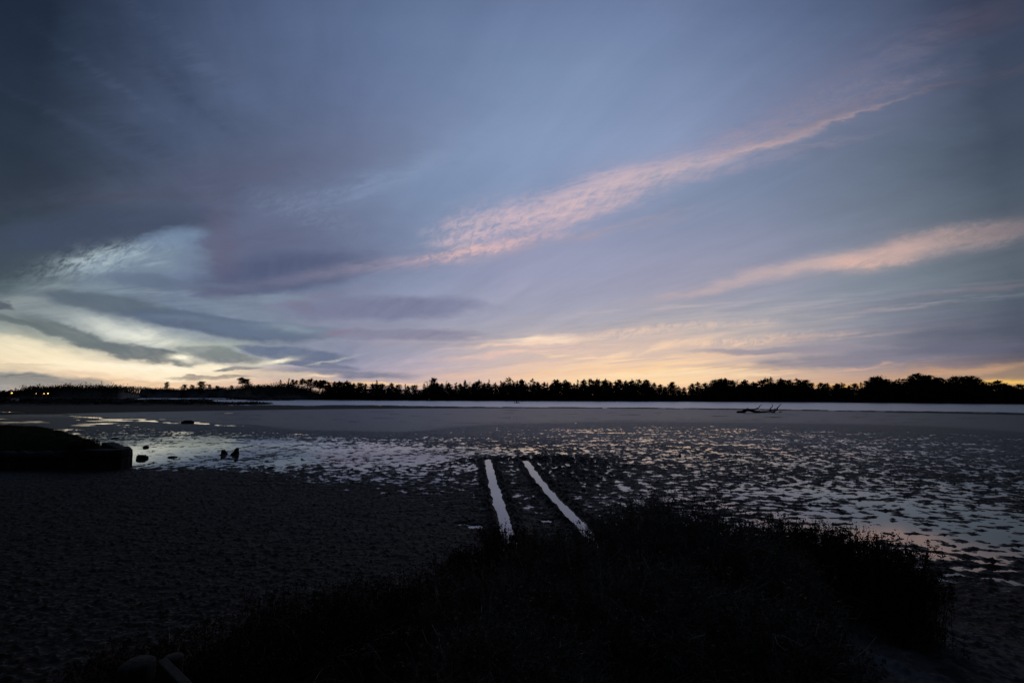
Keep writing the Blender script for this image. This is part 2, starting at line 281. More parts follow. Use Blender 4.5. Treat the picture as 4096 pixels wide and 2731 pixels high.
def xsplit(us, v0, v1):
    if len(us) == 2: return tile(us[0], us[1], v0, v1)
    m = len(us) // 2
    return branch(M('GREATER_THAN', gx, us[m]), xsplit(us[:m + 1], v0, v1), xsplit(us[m:], v0, v1))
thr = [gch(2048, y)[1] for y in (620, 1120, 1330)]
VT = [9e9] + thr + [-9e9]
bands = [xsplit([-9e9] + [(x - CX) / F for x in (700, 1400, 2100, 2800, 3450)] + [9e9], VT[i + 1], VT[i]) for i in range(4)]
low = branch(M('GREATER_THAN', gz, thr[2]), bands[3], bands[2])
high = branch(M('GREATER_THAN', gz, thr[0]), bands[1], bands[0])
front = branch(M('GREATER_THAN', gz, thr[1]), low, high)
allsky = branch(M('LESS_THAN', dy, -0.2), front, finish(sky0))
wo = node('ShaderNodeOutputWorld'); L.new(allsky, wo.inputs[0])
W.cycles.sampling_method = 'MANUAL'; W.cycles.sample_map_resolution = 512

# the sun is already below the horizon; only a trace of its last warm light is left
sun = bpy.data.lights.new('sun', 'SUN'); sun.energy = 0.02; sun.angle = R(12); sun.color = (1, .78, .55)
suno = bpy.data.objects.new('sun', sun); COL.objects.link(suno)
suno.rotation_euler = (R(91.5), 0, R(180 + 25)); suno.location = (-200, 400, 30)

# ------------------------------------------------------------------ helpers
def tag(o, label=None, cat=None, group=None, kind=None):
    if label: o['label'] = label
    if cat: o['category'] = cat
    if group: o['group'] = group
    if kind: o['kind'] = kind
    return o
def empty(name, loc=(0, 0, 0), rz=0, label=None, cat=None, group=None):
    o = bpy.data.objects.new(name, None); COL.objects.link(o); o.location = loc; o.rotation_euler = (0, 0, rz)
    o.empty_display_size = 0.2
    return tag(o, label, cat, group)
def np_mesh(name, co, faces, mat=None, parent=None, smooth=False, attrs=None, loc=None):
    """co (n,3); faces (m,k) all of one size"""
    me = bpy.data.meshes.new(name); co = np.asarray(co, np.float32); faces = np.asarray(faces, np.int32)
    m, k = faces.shape
    me.vertices.add(len(co)); me.vertices.foreach_set('co', co.ravel())
    me.loops.add(m * k); me.loops.foreach_set('vertex_index', faces.ravel())
    me.polygons.add(m); me.polygons.foreach_set('loop_start', np.arange(0, m * k, k, dtype=np.int32))
    me.polygons.foreach_set('use_smooth', np.full(m, smooth, bool))
    for an, av in (attrs or {}).items():
        a = me.attributes.new(an, 'FLOAT', 'POINT'); a.data.foreach_set('value', np.asarray(av, np.float32).ravel())
    me.update(calc_edges=True)
    if mat: me.materials.append(mat)
    o = bpy.data.objects.new(name, me); COL.objects.link(o)
    if parent is not None: o.parent = parent
    if loc is not None: o.location = loc
    return o
def copy_tree(o, parent=None):
    c = o.copy(); COL.objects.link(c); c.parent = parent
    for ch in o.children: copy_tree(ch, c)
    return c

def mat(name, col, rough=0.7, spec=0.3, build=None):
    m = bpy.data.materials.new(name); m.use_nodes = True
    b = m.node_tree.nodes['Principled BSDF']
    b.inputs['Base Color'].default_value = (*col, 1); b.inputs['Roughness'].default_value = rough
    b.inputs['Specular IOR Level'].default_value = spec
    if build:
        global N, L
        oN, oL = N, L; N, L = m.node_tree.nodes, m.node_tree.links
        build(b, m.node_tree); N, L = oN, oL
    return m
def pos():
    return node('ShaderNodeNewGeometry').outputs['Position']
def ramp(v, *stops):
    r = node('ShaderNodeValToRGB'); L.new(v, r.inputs[0]); e = r.color_ramp.elements
    e[0].position = stops[0][0]; e[0].color = (*stops[0][1], 1); e[1].position = stops[-1][0]; e[1].color = (*stops[-1][1], 1)
    for p, c in stops[1:-1]: e.new(p).color = (*c, 1)
    return r.outputs[0]
def bump(b, h, strength, dist):
    n = node('ShaderNodeBump'); n.inputs['Strength'].default_value = strength; n.inputs['Distance'].default_value = dist
    L.new(h, n.inputs['Height']); L.new(n.outputs[0], b.inputs['Normal'])

def b_mud(b, t):
    p = pos(); s = node('ShaderNodeSeparateXYZ'); L.new(p, s.inputs[0])
    n1 = NZ(p, .9, 5, .6); n2 = NZ(p, 7.0, 5, .65); n3 = NZ(MAP(p, sc=(1.5, .8, 1)), 17.0, 3, .6)
    c = ramp(n1, (.3, (.016, .010, .0055)), (.55, (.028, .019, .011)), (.75, (.046, .034, .023)))
    c = MIX(M('MULTIPLY', MR(n3, .56, .66), .8), c, (.155, .13, .10, 1))
    at_ = node('ShaderNodeAttribute'); at_.attribute_name = 'sand'
    c = MIX(at_.outputs['Fac'], c, (.12, .115, .11, 1))
    fl = node('ShaderNodeAttribute'); fl.attribute_name = 'flat'
    c = MIX(M('MULTIPLY', fl.outputs['Fac'], .75), c, (.020, .021, .022, 1))     # smooth grey silt of the outer flats
    L.new(c, b.inputs['Base Color'])
    wet = MR(s.outputs[2], 0.016, 0.001)
    wet = M('MAXIMUM', wet, fl.outputs['Fac'])
    L.new(MR(wet, 0, 1, .70, .42, 'LINEAR'), b.inputs['Roughness'])
    L.new(MR(wet, 0, 1, .10, .34, 'LINEAR'), b.inputs['Specular IOR Level'])
    bump(b, M('ADD', M('MULTIPLY', n2, .5), M('MULTIPLY', n3, .8)), .6, .03)
MUD = mat('mud', (.03, .027, .024), .5, .4, b_mud)
def b_pool(b, t):
    p = pos(); b.inputs['IOR'].default_value = 2.1; b.inputs['Specular IOR Level'].default_value = .5
    bump(b, NZ(MAP(p, sc=(1, .6, 1)), 9, 2, .5), .02, .01)
POOL = mat('still_water', (.045, .036, .030), .03, .5, b_pool)
def b_chan(b, t):
    p = pos(); b.inputs['Metallic'].default_value = .75; b.inputs['Specular IOR Level'].default_value = .5
    pp = MAP(p, sc=(1.6, 1.0, 1))
    bump(b, M('ADD', NZ(pp, 1.6, 3, .6), M('MULTIPLY', NZ(pp, .35, 2, .5), 1.5)), .35, .3)
CHAN = mat('rippled_water', (.56, .56, .57), .36, .5, b_chan)

# ------------------------------------------------------------------ noise on arrays
_tab = np.random.default_rng(11).random((256, 256)).astype(np.float32) * 2 * np.pi
_gx, _gy = np.cos(_tab), np.sin(_tab)
def gnoise(x, y, seed=0):
    x = x + seed * 17.37; y = y + seed * 9.71
    xi = np.floor(x).astype(np.int64); yi = np.floor(y).astype(np.int64); xf = (x - xi).astype(np.float32); yf = (y - yi).astype(np.float32)
    u = xf * xf * xf * (xf * (xf * 6 - 15) + 10); v = yf * yf * yf * (yf * (yf * 6 - 15) + 10)
    def gr(i, j, a, b):
        ii = (xi + i) & 255; jj = (yi + j) & 255; return _gx[ii, jj] * a + _gy[ii, jj] * b
    return ((1 - v) * ((1 - u) * gr(0, 0, xf, yf) + u * gr(1, 0, xf - 1, yf)) + v * ((1 - u) * gr(0, 1, xf, yf - 1) + u * gr(1, 1, xf - 1, yf - 1))) * 1.5
def fbm(x, y, octv=4, seed=0, gain=.5):
    r = 0; a = 1
    for i in range(octv): r = r + a * gnoise(x * 2 ** i, y * 2 ** i, seed + i * 3); a *= gain
    return r
def sst(x, a, b): 
    t = np.clip((x - a) / (b - a), 0, 1); return t * t * (3 - 2 * t)

# ------------------------------------------------------------------ the flats
MX = [0, 400, 800, 1200, 1600, 2048, 2500, 3000, 3500, 4096]
MY = [1625, 1655, 1690, 1720, 1760, 1800, 1850, 1900, 1960, 2050, 2150, 2250, 2400]
MF = np.array([
 [1, 1, 1, 1, 1, 1, 1, 1, 1, 1],
 [.99, .99, 1, 1, 1, .995, .99, .94, .92, .95],
 [.72, .82, .97, 1, 1, .93, .88, .90, .94, .985],
 [.72, .70, .74, .90, .97, .72, .62, .66, .78, .93],
 [.62, .50, .34, .45, .60, .74, .62, .62, .60, .76],
 [.4, .22, .30, .32, .36, .52, .58, .60, .58, .70],
 [.4, .26, .38, .42, .40, .44, .54, .58, .60, .66],
 [1, .95, .92, .62, .52, .64, .68, .66, .60, .62],
 [1, 1, 1, .96, .78, .76, .64, .56, .54, .58],
 [1, 1, 1, 1, .96, .85, .70, .55, .40, .48],
 [1, 1, 1, 1, 1, .98, .9, .55, .22, .30],
 [1, 1, 1, 1, 1, 1, 1, .95, .75, .55],
 [1, 1, 1, 1, 1, 1, 1, 1, 1, 1]], float)
def gridlook(X, Y, xs, ys, G):
    xs = np.array(xs, float); ys = np.array(ys, float)
    X = np.clip(X, xs[0], xs[-1] - 1e-3); Y = np.clip(Y, ys[0], ys[-1] - 1e-3)
    i = np.searchsorted(xs, X, 'right') - 1; j = np.searchsorted(ys, Y, 'right') - 1
    u = (X - xs[i]) / (xs[i + 1] - xs[i]); v = (Y - ys[j]) / (ys[j + 1] - ys[j])
    return (1 - v) * ((1 - u) * G[j, i] + u * G[j, i + 1]) + v * ((1 - u) * G[j + 1, i] + u * G[j + 1, i + 1])
def topx(x, y):                      # bearing / range expressed in survey coordinates of the flats
    y = np.maximum(y, .3); c, s = math.cos(PITCH), math.sin(PITCH)
    f = c * y - s * CAMZ; b = -s * y - c * CAMZ
    f = np.maximum(f, .05)
    return CX + F * x / f, CY - F * b / f
RUT1 = [(1950, 1836), (1958, 1870), (1972, 1930), (1985, 1980), (2008, 2050), (2025, 2110), (2045, 2180), (2060, 2260)]
RUT2 = [(2098, 1838), (2120, 1870), (2160, 1925), (2215, 1990), (2285, 2060), (2340, 2115), (2400, 2190), (2460, 2270)]
RUTS = [[ground(*p)[:2] for p in r] for r in (RUT1, RUT2)]
def seg_dist(x, y, poly):
    d = np.full(x.shape, 1e9)
    for (ax, ay), (bx, by) in zip(poly[:-1], poly[1:]):
        vx, vy = bx - ax, by - ay; t = np.clip(((x - ax) * vx + (y - ay) * vy) / (vx * vx + vy * vy), 0, 1)
        d = np.minimum(d, np.hypot(x - ax - t * vx, y - ay - t * vy))
    return d
FX = [-3000, 0, 700, 1400, 2000, 2600, 3300, 3700, 4096, 7000]; FY = [2900, 2640, 2470, 2320, 2215, 2210, 2240, 2330, 2420, 2600]
NEARX = [-4000, 0, 500, 1024, 1450, 2048, 2560, 3072, 3584, 4096, 8000]; NEARY = [1650, 1618, 1617, 1620, 1620, 1627, 1630, 1636, 1643, 1650, 1690]
FARX = [-4000, 0, 480, 560, 900, 1024, 1500, 2048, 2560, 3072, 3584, 4096, 8000]; FARY = [1625, 1609, 1604, 1592, 1592, 1598, 1601, 1603, 1605, 1607, 1611, 1617, 1660]
RX = [-3000, 60, 130, 250, 600, 700, 940, 1000, 1170, 1210, 1240, 1275, 1330, 1500, 5000]; RY = [1574, 1571, 1556, 1552, 1552, 1556, 1550, 1546, 1543, 1550, 1560, 1571, 1576, 1576, 1576]
def far_r(X):                        # northing of the far shoreline
    return CAMZ * F / (np.interp(X, FARX, FARY) - HZ)
def terrain(x, y):
    X, Y = topx(x, y); D = np.hypot(x, y)
    f = np.clip(gridlook(X, Y, MX, MY, MF), .002, .998)
    f = np.clip(f - .5 * (f > .85) * sst(fbm(X / 160, Y / 4.5, 3, 29), .55, .8) * sst(Y, 1636, 1645) * sst(-Y, -1700, -1690), .002, .998)
    # the pale creek line running in from the left
    cy_ = np.interp(X, [0, 500, 1000, 1300], [1645, 1680, 1702, 1735])
    f = np.clip(f - .62 * np.exp(-((Y - cy_ - 5 * gnoise(X / 90, Y * 0, 5)) / (3.6 + 1.5 * gnoise(X / 40, Y * 0, 6))) ** 2) * sst(-X, -1120, -850) * (.75 + .5 * gnoise(X / 25, Y * 0, 7)), .03, .998)
    nf = fbm(x / .42, y / .24, 4, 1, .55); nb = fbm(x / 1.9, y / 1.0, 4, 4, .55); nc = fbm(x / 7.0, y / 2.0, 4, 8, .55)
    k1 = sst(D, 9, 30) * .30; k2 = sst(D, 46, 62)
    n = (nf * (1 - k1) + nb * k1 * 1.1) * (1 - k2) + nc * k2 * 1.2
    big = fbm(x / 4.5, y / 2.6, 3, 17, .5); ns = fbm(x / .30, y / .17, 3, 19, .6)
    n = (n + (.12 * nb + .22 * big + (.12 + (.23 + .35 * sst(D, 12, 24)) * sst(f, .35, .62)) * ns) * (1 - k2)) / .70
    lo = np.log(f / (1 - f)) * .62
    h = np.clip(.022 * (n + lo), -.06, .10)
    h = np.where(h > .025, .025 + (h - .025) * .35, h)
    lump = np.maximum(fbm(x / .13, y / .10, 3, 14, .6), -.2)
    cast = np.maximum(fbm(x / .11, y / .11, 2, 16, .5) - .30, 0)
    h = h + (lump * .014 + cast * .045) * sst(h, -.004, .02) * (1 - sst(D, 22, 45))
    flatk = np.maximum(sst(D, 24, 38) * sst(f, .78, .93), .72 * sst(D, 17, 34))
    # wheel ruts with thrown-up banks
    wob = .05 * fbm(x / .7, y / .7, 4, 21, .5)
    for r in RUTS:
        d = seg_dist(x, y, r) + wob
        h = h + (np.exp(-((d - .28) / .13) ** 2) * (.055 + .07 * fbm(x / .14, y / .14, 3, 25)))
        h = np.where(d < .21, np.minimum(h, -.05 + .12 * sst(d, .10, .20)), h)
    # churned mud round the end of the ruts
    ch = np.exp(-((X - 2150) / 360) ** 2 - ((Y - 1836 - .00016 * (X - 2120) ** 2) / 15) ** 2) + .6 * np.exp(-((X - 2330) / 170) ** 2 - ((Y - 1890) / 60) ** 2) + .35 * np.exp(-((X - 2100) / 300) ** 4 - ((Y - 1960) / 130) ** 4)
    dr = np.minimum(seg_dist(x, y, RUTS[0]), seg_dist(x, y, RUTS[1]))
    h = h + ch * sst(dr, .22, .4) * (.012 + .11 * np.maximum(fbm(x / .28, y / .34, 4, 31, .6), -.2))
    # the grey pool pieces beside the left rut
    for (px, py, rx_, ry_) in ((1850, 2098, 26, 5), (1905, 2108, 30, 8), (2190, 2085, 26, 6)):
        e = ((X - px) / rx_) ** 2 + ((Y - py) / ry_) ** 2; h = np.where(e < 1.6, np.minimum(h, -.03 + .04 * sst(e, .6, 1.4)), h)
    # bank under the viewer
    gf = np.interp(X, FX, FY); Df = CAMZ / np.maximum((gf - HZ) / F, .02)
    up_ = np.maximum(Df - y - .5, 0); up_ = np.where(y < .3, np.maximum(Df - np.sign(y) * np.minimum(np.abs(y), 3), 0), up_)
    bk = 1.35 * (1 - np.exp(-up_ / 4.2)) * (1 + .08 * fbm(x / 1.2, y / 1.2, 3, 40)) + .03 * sst(up_, 0, 1) * fbm(x / .3, y / .3, 3, 44)
    h = h + bk
    # channel bed and the far shore
    nearY = np.interp(X, NEARX, NEARY) + 1.3 * fbm(X / 130, X * 0, 4, 50)
    farY = np.interp(X, FARX, FARY) + .5 * fbm(X / 60, X * 0 + 3, 3, 52)
    # left of the channel: marsh tongues lie in front of it
    bed = np.maximum(sst(nearY - Y, -.3, .6), .35 * sst(nearY + 4 - Y, 0, 1) * sst(fbm(X / 70, Y / 1.6, 3, 54), .25, .5))
    h = h * (1 - bed) - .35 * bed
    fs = farY - Y
    sh = np.where(fs > 0, .05 + .9 * (1 - np.exp(-np.maximum(fs, 0) / 3.5)), 0)
    h = np.where((fs > -.4), h * (1 - sst(fs, -.4, .1)) + sh * sst(fs, -.4, .1), h)
    # dune ridge behind the left shore, it also carries the pines left of the sun gap
    Dr = far_r(X) + 26; yr = np.interp(X, RX, RY); hr = np.maximum(CAMZ + Dr * (HZ - yr) / F - .9, 0)
    h = h + hr * np.exp(-((y - Dr) / 14.0) ** 2) * (1 + .06 * fbm(x / 9, y / 9, 3, 70)) * (fs > 0)
    # marsh tongues in the far left water
    e1 = sst(Y, 1596.5, 1598.5) * sst(-Y, -1622, -1620.5) * sst(-X, -900 - (Y - 1609) * 6, -840); e2 = np.exp(-((X - 1080) / 100) ** 4 - ((Y - 1599.5) / 3) ** 4)
    e3 = np.exp(-((X - 940) / 150) ** 4 - ((Y - 1616) / 3.2) ** 4)
    mr = np.maximum(np.maximum(e1, e3), e2) * (y > 60)
    h = np.where(mr > .05, np.maximum(h, -.3 + (.62 + .25 * fbm(x / 3, y / 5, 3, 73)) * mr), h)
    sand = np.exp(-((x - 3.1) / 1.0) ** 2 - ((y - 4.0) / 1.0) ** 2)
    sand = np.maximum(sand, .8 * sst(up_, .1, .8) * np.exp(-((x - 4.2) / 1.6) ** 2)) * (y > 1)
    sand = np.where((fs > -1.2) & (fs < .6), .75, sand)
    return h, sand * (.6 + .4 * fbm(x / .5, y / .5, 3, 60)), flatk
def polar(name, r0, r1, nr, a0, a1, na, mt):
    rr = np.geomspace(r0, r1, nr); aa = np.linspace(R(a0), R(a1), na)
    RR, AA = np.meshgrid(rr, aa, indexing='ij'); x = (RR * np.sin(AA)).ravel(); y = (RR * np.cos(AA)).ravel()
    z, sand, fl = terrain(x, y)
    i = np.arange(nr * na).reshape(nr, na)
    f = np.stack([i[:-1, :-1].ravel(), i[:-1, 1:].ravel(), i[1:, 1:].ravel(), i[1:, :-1].ravel()], 1)[:, ::-1]
    o = np_mesh(name, np.stack([x, y, z], 1), f, mt, None, True, {'sand': np.clip(sand, 0, 1), 'flat': fl})
    tag(o, kind='structure'); return o
polar('mudflat', 2.3, 96, 980, -60, 60, 1300, MUD)
polar('mudflat_edge', .25, 2.3, 60, -60, 60, 200, MUD)
polar('mudflat_side', .25, 96, 120, 60, 300, 160, MUD)
def b_land(b, t):
    p = pos(); n1 = NZ(MAP(p, sc=(8, 2.5, 1)), 1.5, 5, .6)
    at_ = node('ShaderNodeAttribute'); at_.attribute_name = 'sand'
    at2 = node('ShaderNodeAttribute'); at2.attribute_name = 'flat'
    c = ramp(n1, (.3, (.012, .011, .009)), (.7, (.035, .028, .02)))
    c = MIX(at_.outputs['Fac'], c, (.16, .15, .145, 1)); L.new(c, b.inputs['Base Color'])
LAND = mat('shore_ground', (.02, .018, .015), .8, .15, b_land)
polar('shore', 96, 900, 420, -60, 60, 700, LAND)
polar('ground', 900, 9000, 20, -180, 180, 180, LAND)
polar('shore_side', 96, 900, 40, 60, 300, 80, LAND)

# water sheets: still tidal water on the flats, wind-rippled water in the channel
def sheet(name, inner, outer, mt, a0=-60, a1=60, n=160):
    co = []; 
    for a in np.linspace(R(a0), R(a1), n):
        for d in (inner(a), outer(a)): co.append((d * math.sin(a), d * math.cos(a), 0))
    f = [(2 * i, 2 * i + 1, 2 * i + 3, 2 * i + 2) for i in range(n - 1)]
    o = np_mesh(name, co, f, mt); tag(o, kind='structure'); return o
def edge_r(a):
    X = CX + F * math.tan(a) ; Y = np.interp(X, NEARX, NEARY) + 4.5; return min(CAMZ / ((Y - HZ) / F) / math.cos(a), 400)
sheet('tidal_water', lambda a: 4.0, edge_r, POOL)
sheet('channel_water', edge_r, lambda a: 800, CHAN)

# ------------------------------------------------------------------ vegetation tools
def tz(x, y):
    z, _, _ = terrain(np.array([x], float), np.array([y], float)); return float(z[0])
def quads(cen, size, r, elong=1.0):
    n = len(cen); a = r.normal(size=(n, 3)); a /= np.linalg.norm(a, axis=1, keepdims=True)
    b = np.cross(a, r.normal(size=(n, 3))); b /= np.linalg.norm(b, axis=1, keepdims=True) + 1e-9
    s = (size * r.uniform(.6, 1.3, n))[:, None]
    a = a * s * elong; b = b * s
    co = np.stack([cen - a, cen - b * .8, cen + a, cen + b * .8], 1).reshape(-1, 3)
    return co, np.arange(4 * n).reshape(n, 4)
def strands(P, rad, sides=3):
    """P (n,k,3) centre lines, rad (n,k) radii -> prisms"""
    n, k, _ = P.shape; t = np.gradient(P, axis=1); t /= np.linalg.norm(t, axis=2, keepdims=True) + 1e-9
    ref = np.where(np.abs(t[..., 2:3]) > .9, np.array([1., 0, 0]), np.array([0, 0, 1.])); u = np.cross(t, ref); u /= np.linalg.norm(u, axis=2, keepdims=True) + 1e-9
    v = np.cross(t, u); an = np.arange(sides) * 2 * np.pi / sides
    co = P[:, :, None] + rad[:, :, None, None] * (np.cos(an)[None, None, :, None] * u[:, :, None] + np.sin(an)[None, None, :, None] * v[:, :, None])
    idx = np.arange(n * k * sides).reshape(n, k, sides); nx = np.roll(idx, -1, axis=2)
    f = np.stack([idx[:, :-1], nx[:, :-1], nx[:, 1:], idx[:, 1:]], -1).reshape(-1, 4)
    return co.reshape(-1, 3), f
def merge(parts):
    co, f, o = [], [], 0
    for c, g in parts: co.append(c); f.append(g + o); o += len(c)
    return np.concatenate(co), np.concatenate(f)
def polyline_tube(pts, radii, sides=6, sub=1):
    return strands(np.array([pts], float), np.array([radii], float), sides)

LEAF = mat('needles', (.012, .018, .010), .8, .1, lambda b, t: L.new(ramp(NZ(pos(), .35, 3), (.35, (.008, .012, .007)), (.65, (.022, .030, .015))), b.inputs['Base Color']))
BARK = mat('bark', (.03, .025, .02), .9, .1, lambda b, t: L.new(ramp(NZ(pos(), 3, 4), (.35, (.02, .017, .014)), (.65, (.05, .043, .036))), b.inputs['Base Color']))
DEAD = mat('dead_wood', (.05, .045, .04), .85, .15, lambda b, t: L.new(ramp(NZ(pos(), 4, 4), (.35, (.03, .027, .024)), (.65, (.085, .078, .07))), b.inputs['Base Color']))

def make_tree(kind, seed):
    """ten metres tall; returns trunk and crown geometry"""
    r = np.random.default_rng(seed); H = 10.0; T = []; C = []
    p = dict(bushy=(.06, 1.9, 46, .40, 34, .25), spire=(.10, .95, 44, .20, 20, -.05), ragged=(.28, 1.7, 20, .30, 30, .15), umbrella=(.52, 2.5, 34, .42, 34, .35),
             round=(.06, 3.2, 60, .55, 38, .3), tall=(.42, 1.7, 34, .38, 36, .3), bare=(.2, 2.0, 26, 0, 0, .7), broad=(.10, 2.6, 54, .45, 36, .45))[kind]
    z0, Rm, nb, sg, nq, tilt = p
    lean = r.normal(0, .25, 2); k = 7; zz = np.linspace(0, 1, k)
    ctr = np.stack([lean[0] * zz ** 1.5 + .08 * r.normal(size=k) * zz, lean[1] * zz ** 1.5 + .08 * r.normal(size=k) * zz, zz * H * .97], 1)
    T.append(polyline_tube(ctr, .17 * (1 - zz * .88) * (1.0 if kind != 'bare' else .6), 6))
    def cz(t): return np.array([np.interp(t, zz, ctr[:, i]) for i in range(3)])
    lob = r.uniform(0, 6.28, 3)
    for i in range(nb):
        u = (i + r.uniform(0, .9)) / nb; t = z0 + (1 - z0) * u * .98; az = r.uniform(0, 6.283)
        if kind in ('round', 'umbrella', 'broad'): pr = math.sqrt(max(0, 1 - (max(0, u - .25) / .80) ** 2)) * (.75 + .25 * min(1, u * 4))
        elif kind == 'spire': pr = (1 - u) ** .8 + .06
        elif kind == 'tall': pr = math.sin(math.pi * min(1, .22 + .8 * u)) ** .6
        elif kind == 'bushy': pr = (1 - u ** 2.2) ** .8 + .10
        else: pr = .5 + .5 * math.sin(3.1 * u + .3)
        pr *= (1 + .35 * math.sin(az + lob[0]) * math.sin(3 * t + lob[1])); ln = Rm * pr * r.uniform(.45, 1.12)
        b = cz(t * .97); d = np.array([math.cos(az), math.sin(az), tilt * r.uniform(.3, 1.6)])
        m = b + d * ln * .5 + r.normal(0, .06, 3); e = b + d * ln + np.array([0, 0, .12 * ln]) + r.normal(0, .08, 3)
        T.append(polyline_tube([b, m, e], [.05, .03, .012] if kind != 'bare' else [.06, .035, .014], 4))
        if kind == 'bare':
            for q in range(5):
                s_ = b + (e - b) * r.uniform(.3, 1); e2 = s_ + np.array([*r.normal(0, .5, 2), r.uniform(.2, .9)]); T.append(polyline_tube([s_, (s_ + e2) / 2 + r.normal(0, .05, 3), e2], [.025, .018, .008], 3))
        if nq:
            for fr in ((1.0, .62) if ln > .5 else (.9,)):
                c = b + (e - b) * fr; sz = sg * (r.uniform(.6, 1.25))
                C.append(r.normal(size=(nq, 3)) * np.array([sz, sz, sz * .62]) + c)
    if nq:
        C.append(r.normal(size=(nq, 3)) * np.array([sg * .35, sg * .35, sg * .9]) + cz(.98))
        C = quads(np.concatenate(C), .15 if kind != 'spire' else .11, r, 1.4)
    return merge(T), (C if nq else None)

PROTO = {}
KINDS = dict(bushy=5, spire=3, ragged=3, umbrella=2, round=3, tall=3, bare=4, broad=3)
for k_, n_ in KINDS.items(): PROTO[k_] = [make_tree(k_, 100 + 7 * i + len(k_) * 31) for i in range(n_)]
NAME = dict(bushy='pine_tree', spire='pine_tree', ragged='pine_tree', umbrella='umbrella_tree', round='round_tree', tall='pine_tree', bare='bare_tree', broad='broad_tree')
first = {}
def place_tree(kind, var, loc, h, wf, rz, label, group=None):
    var %= KINDS[kind]; key = (kind, var)
    if key not in first:
        root = empty(NAME[kind]); (tc_, tf), cr = PROTO[kind][var]
        np_mesh('trunk', tc_, tf, DEAD if kind == 'bare' else BARK, root)
        if cr is not None: np_mesh('crown', cr[0], cr[1], LEAF, root)
        first[key] = root
    else: root = copy_tree(first[key])
    root.location = loc; root.scale = (h / 10 * wf, h / 10 * wf, h / 10); root.rotation_euler = (0, 0, rz)
    tag(root, label, 'tree', group)
    return root

